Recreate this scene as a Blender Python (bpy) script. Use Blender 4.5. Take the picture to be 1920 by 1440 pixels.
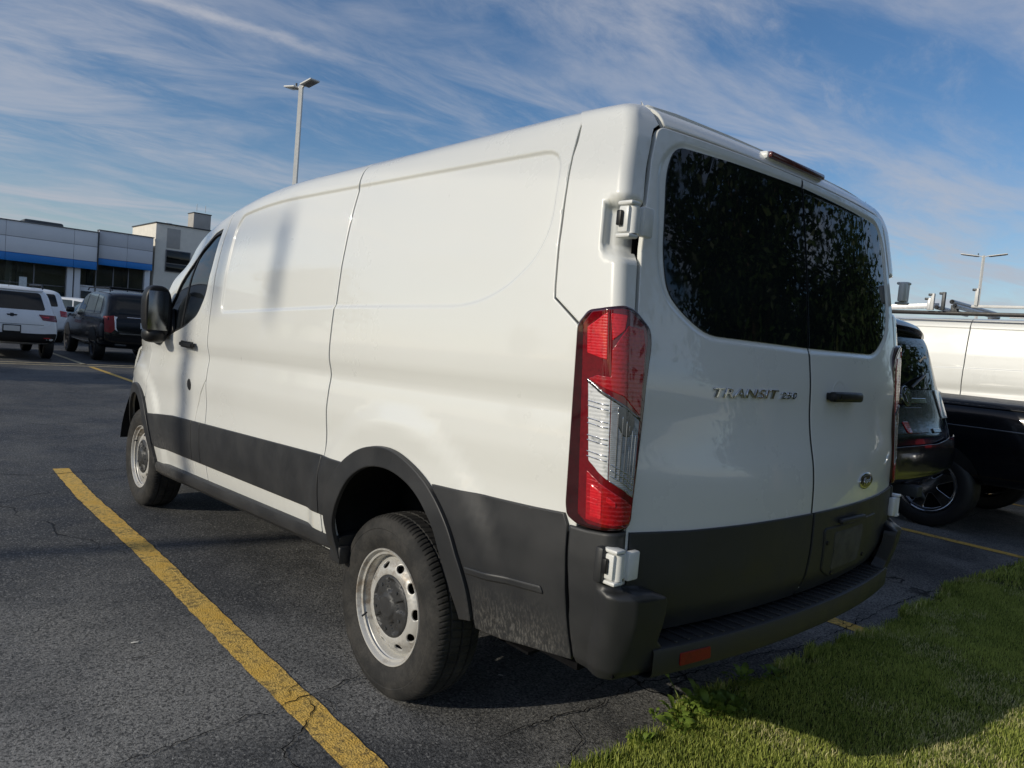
import bpy, bmesh, math, random
import numpy as np
from mathutils import Vector, Matrix
from mathutils.geometry import delaunay_2d_cdt
from mathutils.bvhtree import BVHTree

random.seed(7); rng = np.random.default_rng(7)
for o in list(bpy.data.objects): bpy.data.objects.remove(o, do_unlink=True)
SC = bpy.context.scene
COL = SC.collection
R = math.radians

# ------------------------------------------------------------------ camera
cam = bpy.data.cameras.new('camera'); camo = bpy.data.objects.new('camera', cam); COL.objects.link(camo)
cam.sensor_fit = 'HORIZONTAL'; cam.sensor_width = 36.0; cam.lens = 36.0 * 1379.64 / 1920.0
cam.clip_start = 0.05; cam.clip_end = 3000
_r = Vector((0.7434, -0.6633, 0.0857)); _u = Vector((-0.0219, 0.1040, 0.9943)); _f = Vector((0.6684, 0.7411, -0.0627))
camo.matrix_world = Matrix(((_r.x, _u.x, -_f.x, -2.470), (_r.y, _u.y, -_f.y, -2.349), (_r.z, _u.z, -_f.z, 1.427), (0, 0, 0, 1)))
SC.camera = camo

# ------------------------------------------------------------------ sun, sky
SUN_EL = R(22.0)
SUN_H = Vector((-0.977, 0.215)).normalized()          # horizontal direction towards the sun
sun = bpy.data.lights.new('sun', 'SUN'); sun.energy = 2.7; sun.angle = R(0.53); sun.color = (1.0, 0.925, 0.775)
suno = bpy.data.objects.new('sun', sun); COL.objects.link(suno)
sd = Vector((SUN_H.x * math.cos(SUN_EL), SUN_H.y * math.cos(SUN_EL), math.sin(SUN_EL)))
suno.rotation_euler = sd.to_track_quat('Z', 'Y').to_euler(); suno.location = (-8, 4, 12)

W = bpy.data.worlds.new('World'); SC.world = W; W.use_nodes = True
nt = W.node_tree; nt.nodes.clear(); L = nt.links.new
def wn(t, **k):
    n = nt.nodes.new(t)
    for a, b in k.items(): setattr(n, a, b)
    return n
wout = wn('ShaderNodeOutputWorld'); bg = wn('ShaderNodeBackground'); bg.inputs['Strength'].default_value = 0.10
sky = wn('ShaderNodeTexSky', sky_type='NISHITA'); sky.sun_disc = False; sky.sun_elevation = SUN_EL
sky.sun_rotation = math.atan2(SUN_H.x, SUN_H.y); sky.altitude = 200; sky.air_density = 1.0; sky.dust_density = 0.6; sky.ozone_density = 2.2
tc = wn('ShaderNodeTexCoord'); sep = wn('ShaderNodeSeparateXYZ'); L(tc.outputs['Generated'], sep.inputs[0])
def wmath(op, a, b=None, c=None):
    n = wn('ShaderNodeMath', operation=op)
    for i, v in enumerate((a, b, c)):
        if v is None: continue
        if isinstance(v, (int, float)): n.inputs[i].default_value = v
        else: L(v, n.inputs[i])
    return n.outputs[0]
zc = wmath('ADD', wmath('MAXIMUM', sep.outputs['Z'], 0.0), 0.12)
px = wmath('DIVIDE', sep.outputs['X'], zc); py = wmath('DIVIDE', sep.outputs['Y'], zc)
def wcomb(x, y, z=0.0):
    n = wn('ShaderNodeCombineXYZ')
    for i, v in enumerate((x, y, z)):
        if isinstance(v, (int, float)): n.inputs[i].default_value = v
        else: L(v, n.inputs[i])
    return n.outputs[0]
def wnoise(vec, scale, detail=8, rough=0.6, dist=0.0):
    n = wn('ShaderNodeTexNoise'); n.inputs['Scale'].default_value = scale; n.inputs['Detail'].default_value = detail
    n.inputs['Roughness'].default_value = rough; n.inputs['Distortion'].default_value = dist; L(vec, n.inputs['Vector']); return n.outputs['Fac']
def wramp(v, lo, hi, t0=0.0, t1=1.0):
    n = wn('ShaderNodeMapRange', interpolation_type='SMOOTHSTEP')
    for i, x in zip(('From Min', 'From Max', 'To Min', 'To Max'), (lo, hi, t0, t1)): n.inputs[i].default_value = x
    L(v, n.inputs['Value']); return n.outputs['Result']
# cirrus: streaks drawn out along the wind (the x axis of the cloud deck)
warp = wnoise(wcomb(px, py, 3.0), 0.9, 3, 0.5)
pyw = wmath('MULTIPLY_ADD', warp, 0.4, py)
pxs = wmath('MULTIPLY', px, 0.46); pyk = wmath('MULTIPLY_ADD', px, 0.22, pyw)
st1 = wramp(wnoise(wcomb(pxs, pyk), 2.6, 12, 0.62, 0.5), 0.36, 0.68)
st2 = wramp(wnoise(wcomb(wmath('MULTIPLY', px, 0.42), wmath('MULTIPLY_ADD', px, -0.20, pyw), 7.0), 3.6, 12, 0.68, 0.25), 0.42, 0.72)
big = wramp(wnoise(wcomb(wmath('MULTIPLY', px, 0.5), py, 11.0), 1.1, 6, 0.6), 0.30, 0.60, 0.42, 1.05)
cl = wmath('MULTIPLY', wmath('MAXIMUM', st1, wmath('MULTIPLY', st2, 0.75)), big)
# thin veil that thickens low over the horizon
veil = wramp(sep.outputs['Z'], 0.22, 0.0, 0.02, 0.26)
cl = wmath('ADD', wmath('MULTIPLY', cl, 0.72), veil)
# an old contrail: a great arc in the sky
con_c = wmath('SUBTRACT', wmath('MULTIPLY_ADD', px, 0.145, py), 2.058)
con_w = wmath('MULTIPLY_ADD', wnoise(wcomb(px, py, 5.0), 9.0, 6, 0.65), 0.10, -0.05)
con = wramp(wmath('ABSOLUTE', wmath('ADD', con_c, con_w)), 0.055, 0.0)
con = wmath('MULTIPLY', con, wramp(px, 1.25, 0.75)); con = wmath('MULTIPLY', con, wramp(wnoise(wcomb(px, py, 9.0), 6.0, 8, 0.7), 0.25, 0.6, 0.35, 1.0))
cl = wmath('MINIMUM', wmath('ADD', cl, wmath('MULTIPLY', con, 0.45)), 0.92)
mix = wn('ShaderNodeMix', data_type='RGBA'); L(cl, mix.inputs['Factor']); L(sky.outputs[0], mix.inputs[6]); mix.inputs[7].default_value = (4.7, 4.95, 5.25, 1)
hs = wn('ShaderNodeHueSaturation'); hs.inputs['Saturation'].default_value = 1.24; L(mix.outputs[2], hs.inputs['Color'])
tint = wn('ShaderNodeVectorMath', operation='MULTIPLY'); tint.inputs[1].default_value = (1.0, 0.975, 1.02); L(hs.outputs[0], tint.inputs[0]); L(tint.outputs[0], bg.inputs['Color']); L(bg.outputs[0], wout.inputs['Surface'])

vs = SC.view_settings; vs.view_transform = 'Standard'; vs.look = 'None'; vs.exposure = 0.0; vs.gamma = 1.0; vs.use_curve_mapping = False

# ------------------------------------------------------------------ materials
MATS = {}
class NT:
    def __init__(s, name):
        s.m = bpy.data.materials.new(name); s.m.use_nodes = True; s.t = s.m.node_tree
        s.b = s.t.nodes['Principled BSDF']; s.tc = s.n('ShaderNodeTexCoord'); MATS[name] = s.m
    def n(s, t, **k):
        x = s.t.nodes.new(t)
        for a, b in k.items(): setattr(x, a, b)
        return x
    def l(s, a, b): s.t.links.new(a, b)
    def setv(s, sock, v):
        if isinstance(v, (int, float)): sock.default_value = v
        elif isinstance(v, tuple): sock.default_value = v if len(v) == 4 or sock.type == 'VECTOR' else (*v, 1)
        else: s.l(v, sock)
    def noise(s, scale, detail=5, rough=0.55, vec=None, dist=0.0, w=None):
        x = s.n('ShaderNodeTexNoise'); x.inputs['Scale'].default_value = scale; x.inputs['Detail'].default_value = detail
        x.inputs['Roughness'].default_value = rough; x.inputs['Distortion'].default_value = dist
        s.l(vec if vec is not None else s.tc.outputs['Object'], x.inputs['Vector']); return x.outputs['Fac']
    def voro(s, scale, feature='F1', vec=None):
        x = s.n('ShaderNodeTexVoronoi', feature=feature); x.inputs['Scale'].default_value = scale
        s.l(vec if vec is not None else s.tc.outputs['Object'], x.inputs['Vector']); return x.outputs['Distance']
    def mp(s, sc, rot=(0, 0, 0), loc=(0, 0, 0)):
        x = s.n('ShaderNodeMapping'); x.inputs['Scale'].default_value = sc; x.inputs['Rotation'].default_value = rot; x.inputs['Location'].default_value = loc
        s.l(s.tc.outputs['Object'], x.inputs['Vector']); return x.outputs[0]
    def ramp(s, v, lo, hi, a=0.0, b=1.0, smooth=True):
        x = s.n('ShaderNodeMapRange', interpolation_type='SMOOTHSTEP' if smooth else 'LINEAR')
        for i, q in zip(('From Min', 'From Max', 'To Min', 'To Max'), (lo, hi, a, b)): x.inputs[i].default_value = q
        s.l(v, x.inputs['Value']); return x.outputs['Result']
    def mth(s, op, a, b=None):
        x = s.n('ShaderNodeMath', operation=op)
        for i, v in enumerate((a, b)):
            if v is not None: s.setv(x.inputs[i], v)
        return x.outputs[0]
    def mixc(s, f, a, b):
        x = s.n('ShaderNodeMix', data_type='RGBA'); s.setv(x.inputs['Factor'], f); s.setv(x.inputs[6], a); s.setv(x.inputs[7], b); return x.outputs[2]
    def xyz(s):
        x = s.n('ShaderNodeSeparateXYZ'); s.l(s.tc.outputs['Object'], x.inputs[0]); return x.outputs
    def bump(s, h, strength=0.3, dist=0.01):
        x = s.n('ShaderNodeBump'); x.inputs['Strength'].default_value = strength; x.inputs['Distance'].default_value = dist
        s.l(h, x.inputs['Height']); s.l(x.outputs[0], s.b.inputs['Normal']); return x
    def fin(s, col=None, rough=None, metal=None, coat=None, spec=None, coatr=0.03):
        for nme, v in (('Base Color', col), ('Roughness', rough), ('Metallic', metal), ('Coat Weight', coat), ('Specular IOR Level', spec)):
            if v is not None: s.setv(s.b.inputs[nme], v)
        s.b.inputs['Coat Roughness'].default_value = coatr
        return s.m

def simple(name, col, rough, metal=0.0, coat=0.0, var=0.12, nscale=12.0, bump=0.0, bscale=200.0, spec=0.5, rvar=0.1):
    t = NT(name); nz = t.noise(nscale, 6, 0.6)
    d = tuple(c * (1 - var) for c in col); b = tuple(min(1, c * (1 + var)) for c in col)
    c = t.mixc(t.ramp(nz, 0.3, 0.7), d, b)
    rr = t.ramp(t.noise(nscale * 2.3, 5, 0.6), 0.3, 0.7, max(0.02, rough - rvar * rough), rough + rvar * rough)
    if bump: t.bump(t.noise(bscale, 3, 0.6), bump, 0.002)
    return t.fin(c, rr, metal, coat, spec)

def m_paint():
    t = NT('white_van_paint'); x, y, z = t.xyz()
    n1 = t.noise(2.2, 6, 0.6); n2 = t.noise(26, 5, 0.7)
    low = t.ramp(z, 1.0, 0.40)
    grime = t.mth('MULTIPLY', low, t.ramp(t.mth('ADD', n1, t.mth('MULTIPLY', n2, 0.4)), 0.45, 0.95))
    c = t.mixc(t.mth('MULTIPLY', grime, 0.16), (0.79, 0.79, 0.745), (0.36, 0.34, 0.30))
    t.bump(t.noise(900, 2, 0.5), 0.012, 0.001)
    return t.fin(c, t.ramp(n1, 0.3, 0.7, 0.26, 0.38), 0.0, 0.9, 0.5, 0.03)
m_paint()

def m_plastic():
    t = NT('black_cladding_plastic'); x, y, z = t.xyz()
    fine = t.noise(60, 8, 0.75, t.mp((1, 2.2, 0.8), (R(35), 0, 0))); big = t.noise(5, 5, 0.6)
    lowd = t.ramp(z, 0.70, 0.50)
    # road spray thrown up behind each wheel
    back = t.mth('MAXIMUM', t.mth('MULTIPLY', t.ramp(y, -0.55, -0.66), t.ramp(y, -1.06, -0.86)), t.mth('MULTIPLY', t.ramp(y, 2.80, 2.70), t.ramp(y, 2.1, 2.6)))
    spray = t.mth('MULTIPLY', t.mth('MULTIPLY', lowd, back), t.ramp(fine, 0.46, 0.62))
    film = t.mth('MULTIPLY', t.ramp(big, 0.35, 0.8), 0.05)
    c = t.mixc(t.mth('ADD', t.mth('MULTIPLY', spray, 0.55), film), (0.022, 0.023, 0.025), (0.20, 0.19, 0.175))
    t.bump(t.noise(700, 3, 0.6), 0.12, 0.002)
    return t.fin(c, t.ramp(big, 0.3, 0.7, 0.42, 0.56), 0.0, 0.0, 0.5)
m_plastic()

def m_tyre():
    t = NT('tyre_rubber'); n = t.noise(9, 6, 0.65); f = t.noise(120, 4, 0.7)
    c = t.mixc(t.ramp(t.mth('ADD', n, t.mth('MULTIPLY', f, 0.35)), 0.5, 0.9), (0.017, 0.017, 0.017), (0.050, 0.047, 0.043))
    t.bump(f, 0.15, 0.003)
    return t.fin(c, 0.78, 0, 0, 0.35)
m_tyre()

def m_asphalt(name='asphalt', worn=True):
    t = NT(name); ob = t.tc.outputs['Object']
    speck = t.voro(330); speck2 = t.voro(130)
    big = t.noise(0.55, 6, 0.6, dist=0.6); mid = t.noise(2.6, 8, 0.68, dist=0.4); fine = t.noise(42, 6, 0.75)
    base = t.mixc(t.ramp(mid, 0.35, 0.7), (0.046, 0.047, 0.050), (0.105, 0.106, 0.106))
    base = t.mixc(t.mth('MULTIPLY', t.ramp(big, 0.44, 0.66), 0.7), base, (0.17, 0.165, 0.15))
    # worn seal coat shows pale aggregate in drifts
    wear = t.mth('MULTIPLY', t.ramp(t.noise(1.25, 9, 0.72, t.mp((0.6, 1.6, 1), (0, 0, R(-20)))), 0.50, 0.70), t.ramp(fine, 0.50, 0.64))
    base = t.mixc(t.mth('MULTIPLY', wear, 0.75), base, (0.36, 0.355, 0.33))
    # the stalls by the lawn have lost most of their seal coat
    x_, y_, z_ = t.xyz(); edge = t.ramp(t.mth('ADD', y_, t.mth('MULTIPLY', t.noise(0.8, 6, 0.65), 3.0)), 4.6, 1.6)
    base = t.mixc(t.mth('MULTIPLY', edge, 0.66), base, t.mixc(t.ramp(t.noise(1.1, 7, 0.66, dist=0.5), 0.36, 0.66), (0.105, 0.106, 0.107), (0.36, 0.35, 0.33)))
    vc = t.n('ShaderNodeTexVoronoi'); vc.inputs['Scale'].default_value = 125; t.l(ob, vc.inputs['Vector']); sv = t.n('ShaderNodeSeparateColor'); t.l(vc.outputs['Color'], sv.inputs[0])
    base = t.mixc(t.ramp(sv.outputs[0], 0.55, 0.0, 0.0, 0.75), base, (0.018, 0.019, 0.021)); base = t.mixc(t.ramp(sv.outputs[1], 0.80, 1.0, 0.0, 0.48), base, (0.40, 0.39, 0.37))
    grain = t.noise(85, 3, 0.6); base = t.mixc(t.ramp(grain, 0.56, 0.30, 0.0, 0.72), base, (0.022, 0.023, 0.025)); base = t.mixc(t.ramp(grain, 0.56, 0.76, 0.0, 0.45), base, (0.34, 0.335, 0.32))
    grit = t.mth('MULTIPLY', t.ramp(speck, 0.25, 0.08), t.ramp(t.noise(55, 3, 0.6), 0.5, 0.7))
    base = t.mixc(t.mth('MULTIPLY', grit, 0.45), base, (0.40, 0.40, 0.38))
    # hairline crazing
    wv = t.n('ShaderNodeVectorMath', operation='ADD'); nz = t.n('ShaderNodeTexNoise'); nz.inputs['Scale'].default_value = 1.7; nz.inputs['Detail'].default_value = 7
    t.l(ob, nz.inputs['Vector']); sc = t.n('ShaderNodeVectorMath', operation='SCALE'); sc.inputs['Scale'].default_value = 0.55; t.l(nz.outputs['Color'], sc.inputs[0])
    t.l(ob, wv.inputs[0]); t.l(sc.outputs[0], wv.inputs[1])
    cr = t.ramp(t.voro(0.62, 'DISTANCE_TO_EDGE', wv.outputs[0]), 0.006, 0.0015)
    cr = t.mth('MULTIPLY', cr, t.ramp(t.noise(0.9, 4, 0.6), 0.47, 0.60))
    base = t.mixc(cr, base, (0.008, 0.008, 0.008))
    h = t.mth('ADD', t.mth('MULTIPLY', speck2, 0.55), t.mth('MULTIPLY', speck, 0.5)); h = t.mth('SUBTRACT', h, t.mth('MULTIPLY', cr, 1.5)); h = t.mth('ADD', h, t.mth('MULTIPLY', fine, 0.6))
    t.bump(h, 0.55, 0.008)
    return t.fin(base, t.ramp(mid, 0.3, 0.7, 0.62, 0.85), 0, 0, 0.35)
m_asphalt()

def m_yellow():
    t = NT('yellow_road_paint'); fine = t.noise(38, 8, 0.78); mid = t.noise(5.5, 6, 0.7); sp = t.voro(300)
    worn = t.mth('MAXIMUM', t.ramp(t.mth('ADD', fine, t.mth('MULTIPLY', mid, 0.55)), 0.74, 0.92), t.mth('MULTIPLY', t.ramp(sp, 0.22, 0.1), t.ramp(mid, 0.45, 0.7)))
    c = t.mixc(t.ramp(mid, 0.3, 0.7), (0.70, 0.42, 0.075), (0.82, 0.55, 0.15)); c = t.mixc(t.ramp(t.noise(15, 6, .7), 0.5, 0.8, 0, 0.5), c, (0.44, 0.31, 0.12))
    c = t.mixc(t.mth('MULTIPLY', worn, 0.70), c, (0.035, 0.034, 0.032))
    t.bump(t.mth('ADD', t.voro(130), fine), 0.5, 0.006)
    return t.fin(c, 0.72, 0, 0, 0.35)
m_yellow()
simple('faded_road_paint', (0.50, 0.42, 0.26), 0.75, var=0.3, nscale=8)

def m_soil():
    t = NT('lawn_soil'); a = t.noise(5, 6, 0.7); b = t.noise(70, 6, 0.75)
    c = t.mixc(t.ramp(a, 0.35, 0.7), (0.05, 0.06, 0.02), (0.10, 0.09, 0.04)); c = t.mixc(t.ramp(b, 0.45, 0.75), c, (0.030, 0.030, 0.014))
    t.bump(b, 0.8, 0.02); return t.fin(c, 0.9, 0, 0, 0.2)
m_soil()

def m_grass(name, c0, c1, c2):
    t = NT(name); g = t.n('ShaderNodeNewGeometry'); a = t.noise(3.0, 5, 0.65); rp = g.outputs['Random Per Island']
    c = t.mixc(t.ramp(t.mth('ADD', t.mth('MULTIPLY', rp, 0.55), t.mth('MULTIPLY', a, 0.75)), 0.3, 0.9), c0, c1)
    c = t.mixc(t.ramp(t.mth('ADD', rp, t.ramp(t.noise(1.7, 4, 0.6), 0.42, 0.68, -0.35, 0.25)), 0.78, 0.98), c, c2)
    t.b.inputs['Transmission Weight'].default_value = 0.0
    tr = t.n('ShaderNodeBsdfTranslucent'); t.l(c, tr.inputs['Color']); mx = t.n('ShaderNodeMixShader'); mx.inputs[0].default_value = 0.38
    t.l(t.b.outputs[0], mx.inputs[1]); t.l(tr.outputs[0], mx.inputs[2]); t.l(mx.outputs[0], t.t.nodes['Material Output'].inputs['Surface'])
    return t.fin(c, 0.5, 0, 0, 0.35)
m_grass('grass_blade', (0.13, 0.19, 0.028), (0.58, 0.63, 0.15), (0.88, 0.80, 0.42))
m_grass('weed_leaf', (0.11, 0.19, 0.03), (0.24, 0.34, 0.06), (0.34, 0.40, 0.09))
m_grass('tree_leaf', (0.018, 0.040, 0.008), (0.045, 0.080, 0.016), (0.070, 0.090, 0.020))
simple('bark', (0.10, 0.075, 0.055), 0.9, var=0.4, nscale=14, bump=0.6, bscale=40)

def m_glass(name, col, rough=0.015, var=0.0):
    t = NT(name); a = t.noise(3, 4, 0.6)
    rr = t.ramp(t.noise(18, 6, 0.7), 0.45, 0.8, rough, rough + 0.05)
    c = t.mixc(t.ramp(a, 0.35, 0.7), col, tuple(k * 1.6 for k in col)); t.bump(t.noise(1.6, 2, 0.5), 0.02, 0.05)
    return t.fin(c, rr, 0, 0, 0.46)
m_glass('tinted_glass', (0.006, 0.008, 0.008))
m_glass('car_glass', (0.010, 0.012, 0.014))
m_glass('pale_glass', (0.05, 0.065, 0.07))
t = NT('showroom_glass'); t.b.inputs['Base Color'].default_value = (0.02, 0.025, 0.025, 1); t.b.inputs['Roughness'].default_value = 0.03
tr = t.n('ShaderNodeBsdfTransparent'); tr.inputs[0].default_value = (0.86, 0.90, 0.86, 1); mx = t.n('ShaderNodeMixShader'); t.l(t.ramp(t.noise(0.6, 3), 0.3, 0.7, 0.78, 0.9), mx.inputs[0])
t.l(t.b.outputs[0], mx.inputs[1]); t.l(tr.outputs[0], mx.inputs[2]); t.l(mx.outputs[0], t.t.nodes['Material Output'].inputs['Surface'])

simple('rubber_black', (0.010, 0.010, 0.011), 0.55, var=0.2)
simple('dark_inside', (0.006, 0.006, 0.007), 0.9, var=0.3, spec=0.1)
simple('wheel_well', (0.014, 0.014, 0.014), 0.85, var=0.4, nscale=6, bump=0.3, bscale=30, spec=0.2)
t = NT('steel_wheel'); n = t.noise(8, 6, 0.65); f = t.noise(45, 6, 0.75)
t.fin(t.mixc(t.ramp(t.mth('ADD', n, t.mth('MULTIPLY', f, 0.5)), 0.72, 1.0), (0.56, 0.55, 0.52), (0.26, 0.21, 0.16)), t.ramp(n, 0.3, 0.7, 0.34, 0.5), 0.30, 0.10); t.bump(f, 0.08, 0.002)
simple('hub_plastic', (0.030, 0.031, 0.033), 0.5, var=0.25, nscale=20, bump=0.1)
simple('chrome', (0.62, 0.63, 0.65), 0.12, metal=1.0, var=0.06)
simple('dark_chrome', (0.20, 0.21, 0.22), 0.18, metal=1.0, var=0.1)
simple('hinge_white', (0.74, 0.74, 0.71), 0.34, coat=0.2, var=0.05)
simple('satin_black', (0.010, 0.010, 0.011), 0.42, var=0.2, bump=0.05, bscale=500, spec=0.35)
def m_lens(name, c0, c1, ribs=0, rough=0.06, coat=1.0, metal=0.0, spot=0.4):
    t = NT(name); n = t.noise(22, 5, 0.6); v = t.voro(95)
    c = t.mixc(t.ramp(t.mth('ADD', n, t.mth('MULTIPLY', v, spot)), 0.35, 0.45 + spot), c0, c1)
    if ribs:
        w = t.n('ShaderNodeTexWave', wave_type='BANDS', bands_direction='Z'); w.inputs['Scale'].default_value = ribs; w.inputs['Distortion'].default_value = 0.6; t.l(t.tc.outputs['Object'], w.inputs['Vector'])
        t.bump(t.mth('ADD', w.outputs['Fac'], v), 0.14, 0.003)
    m = t.fin(c, rough if not ribs else 0.22, metal, coat, 0.5, 0.02); return m
m_lens('lens_rim', (0.018, 0.001, 0.002), (0.035, 0.001, 0.003))
m_lens('lens_deep_red', (0.10, 0.0005, 0.004), (0.16, 0.001, 0.006))
m_lens('reflector_red', (0.13, 0.001, 0.002), (0.20, 0.002, 0.003), 0, 0.45, 0.0)
m_lens('lens_red', (0.26, 0.001, 0.006), (0.42, 0.003, 0.010), 26)
m_lens('lens_bright_red', (0.46, 0.003, 0.010), (0.68, 0.008, 0.018), 40)
m_lens('lens_clear', (0.34, 0.36, 0.37), (0.80, 0.81, 0.81), 30, metal=0.25, spot=0.05)
m_lens('lens_smoke', (0.17, 0.18, 0.19), (0.34, 0.36, 0.38), 60, metal=0.35, spot=0.12)
simple('brake_lens', (0.10, 0.020, 0.020), 0.25, coat=0.6)
simple('plate_backing', (0.060, 0.058, 0.058), 0.6, var=0.3)
simple('paint_black', (0.004, 0.005, 0.007), 0.20, coat=0.35, var=0.2, spec=0.25)
simple('paint_navy', (0.005, 0.007, 0.014), 0.16, coat=0.45, var=0.2, spec=0.25)
simple('paint_white', (0.80, 0.81, 0.82), 0.3, coat=0.6, var=0.04, nscale=3)
simple('paint_silver', (0.36, 0.38, 0.40), 0.28, metal=0.5, coat=0.8, var=0.05)
simple('paint_grey', (0.06, 0.066, 0.075), 0.25, metal=0.3, coat=0.9, var=0.08)
simple('alloy', (0.42, 0.43, 0.45), 0.25, metal=0.9, var=0.1)
simple('alloy_dark', (0.05, 0.05, 0.055), 0.3, metal=0.6, var=0.1)
simple('plate_white', (0.62, 0.62, 0.60), 0.4, var=0.05)
simple('galvanised', (0.60, 0.61, 0.62), 0.42, metal=0.35, var=0.1, nscale=20)
simple('pole_white', (0.66, 0.66, 0.64), 0.45, var=0.06)
simple('pole_grey', (0.20, 0.20, 0.20), 0.5, var=0.1)
simple('lamp_lens', (0.30, 0.30, 0.29), 0.3, var=0.1)
simple('fascia_panel', (0.76, 0.77, 0.79), 0.42, metal=0.0, var=0.03, nscale=0.6)
simple('fascia_panel_dark', (0.62, 0.63, 0.66), 0.42, metal=0.0, var=0.03, nscale=0.6)
simple('fascia_blue', (0.012, 0.20, 0.58), 0.4, var=0.05)
simple('stucco_cream', (0.76, 0.72, 0.63), 0.85, var=0.05, nscale=2, bump=0.3, bscale=60)
simple('stucco_grey', (0.42, 0.40, 0.37), 0.85, var=0.06, nscale=2, bump=0.3, bscale=60)
simple('mullion', (0.16, 0.16, 0.165), 0.4, metal=0.5)
simple('interior_wall', (0.66, 0.60, 0.50), 0.8)
simple('interior_floor', (0.60, 0.57, 0.52), 0.5)
simple('roof_gravel', (0.20, 0.20, 0.19), 0.9, var=0.2)
simple('dark_metal', (0.07, 0.075, 0.08), 0.5, metal=0.5)
simple('poster_white', (0.70, 0.74, 0.74), 0.5)
simple('wood_pole', (0.13, 0.095, 0.07), 0.9, var=0.3, bump=0.5, bscale=30)
simple('litter', (0.62, 0.60, 0.54), 0.8)

# ------------------------------------------------------------------ geometry helpers
def tag(o, label=None, cat=None, group=None, kind=None):
    if label: o['label'] = label
    if cat: o['category'] = cat
    if group: o['group'] = group
    if kind: o['kind'] = kind
    return o
def link(o, parent=None):
    COL.objects.link(o)
    if parent is not None: o.parent = parent
    return o
def empty(name, loc=(0, 0, 0), rz=0.0, parent=None):
    o = bpy.data.objects.new(name, None); o.empty_display_size = 0.2; o.location = loc; o.rotation_euler = (0, 0, rz); return link(o, parent)
def mk(name, V, F, mat, parent=None, smooth=False, auto=None):
    me = bpy.data.meshes.new(name); me.from_pydata([tuple(map(float, v)) for v in V], [], [tuple(f) for f in F]); me.update()
    if smooth: me.polygons.foreach_set('use_smooth', [True] * len(me.polygons))
    if auto is not None: me.set_sharp_from_angle(angle=R(auto))
    me.materials.append(MATS[mat] if isinstance(mat, str) else mat)
    return link(bpy.data.objects.new(name, me), parent)
def from_bm(name, bm, mat, parent=None, smooth=True, auto=35):
    bmesh.ops.recalc_face_normals(bm, faces=bm.faces)
    me = bpy.data.meshes.new(name); bm.to_mesh(me); bm.free()
    if smooth:
        me.polygons.foreach_set('use_smooth', [True] * len(me.polygons)); me.set_sharp_from_angle(angle=R(auto))
    me.materials.append(MATS[mat]); return link(bpy.data.objects.new(name, me), parent)
def box(name, c, s, mat, parent=None, bev=0.004, rot=None, seg=2):
    bm = bmesh.new(); bmesh.ops.create_cube(bm, size=1.0)
    for v in bm.verts: v.co = Vector((v.co.x * s[0], v.co.y * s[1], v.co.z * s[2]))
    b = min(bev, min(s) * 0.45)
    if b > 0: bmesh.ops.bevel(bm, geom=bm.edges[:], offset=b, segments=seg, affect='EDGES', profile=0.5)
    M = Matrix.Translation(c)
    if rot: M = M @ rot
    bm.transform(M); return from_bm(name, bm, mat, parent)
def ringtube(path, rad, n=10, cap=True):
    path = [Vector(p) for p in path]; V = []; F = []
    rads = rad if hasattr(rad, '__len__') else [rad] * len(path)
    ref = None
    for i, p in enumerate(path):
        d = (path[min(i + 1, len(path) - 1)] - path[max(i - 1, 0)]).normalized()
        if ref is None: ref = Vector((0, 0, 1)) if abs(d.z) < 0.9 else Vector((1, 0, 0))
        a = d.cross(ref).normalized(); b = a.cross(d).normalized(); ref = b
        for k in range(n):
            t = 2 * math.pi * k / n; V.append(p + (a * math.cos(t) + b * math.sin(t)) * rads[i])
    for i in range(len(path) - 1):
        for k in range(n): F.append((i * n + k, i * n + (k + 1) % n, (i + 1) * n + (k + 1) % n, (i + 1) * n + k))
    if cap: F.append(tuple(range(n - 1, -1, -1))); F.append(tuple((len(path) - 1) * n + k for k in range(n)))
    return V, F
def tube(name, path, rad, mat, parent=None, n=10, cap=True):
    V, F = ringtube(path, rad, n, cap); return mk(name, V, F, mat, parent, True, 50)
def merge(parts):
    V = []; F = []
    for v, f in parts:
        o = len(V); V += list(v); F += [tuple(i + o for i in q) for q in f]
    return V, F
def cube_vf(c, s):
    V = [(c[0] + s[0] * i / 2, c[1] + s[1] * j / 2, c[2] + s[2] * k / 2) for i in (-1, 1) for j in (-1, 1) for k in (-1, 1)]
    return V, [(0, 1, 3, 2), (4, 6, 7, 5), (0, 4, 5, 1), (2, 3, 7, 6), (0, 2, 6, 4), (1, 5, 7, 3)]
def lathe_x(prof, n, closed=False):
    """profile of (a, r) about the x axis"""
    V = []; F = []; m = len(prof)
    for k in range(n):
        t = 2 * math.pi * k / n; c, s = math.cos(t), math.sin(t)
        V += [(a, r * c, r * s) for a, r in prof]
    for k in range(n):
        k2 = (k + 1) % n
        for i in range(m - 1 + (1 if closed else 0)):
            j = (i + 1) % m; F.append((k * m + i, k * m + j, k2 * m + j, k2 * m + i))
    return V, F

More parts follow.
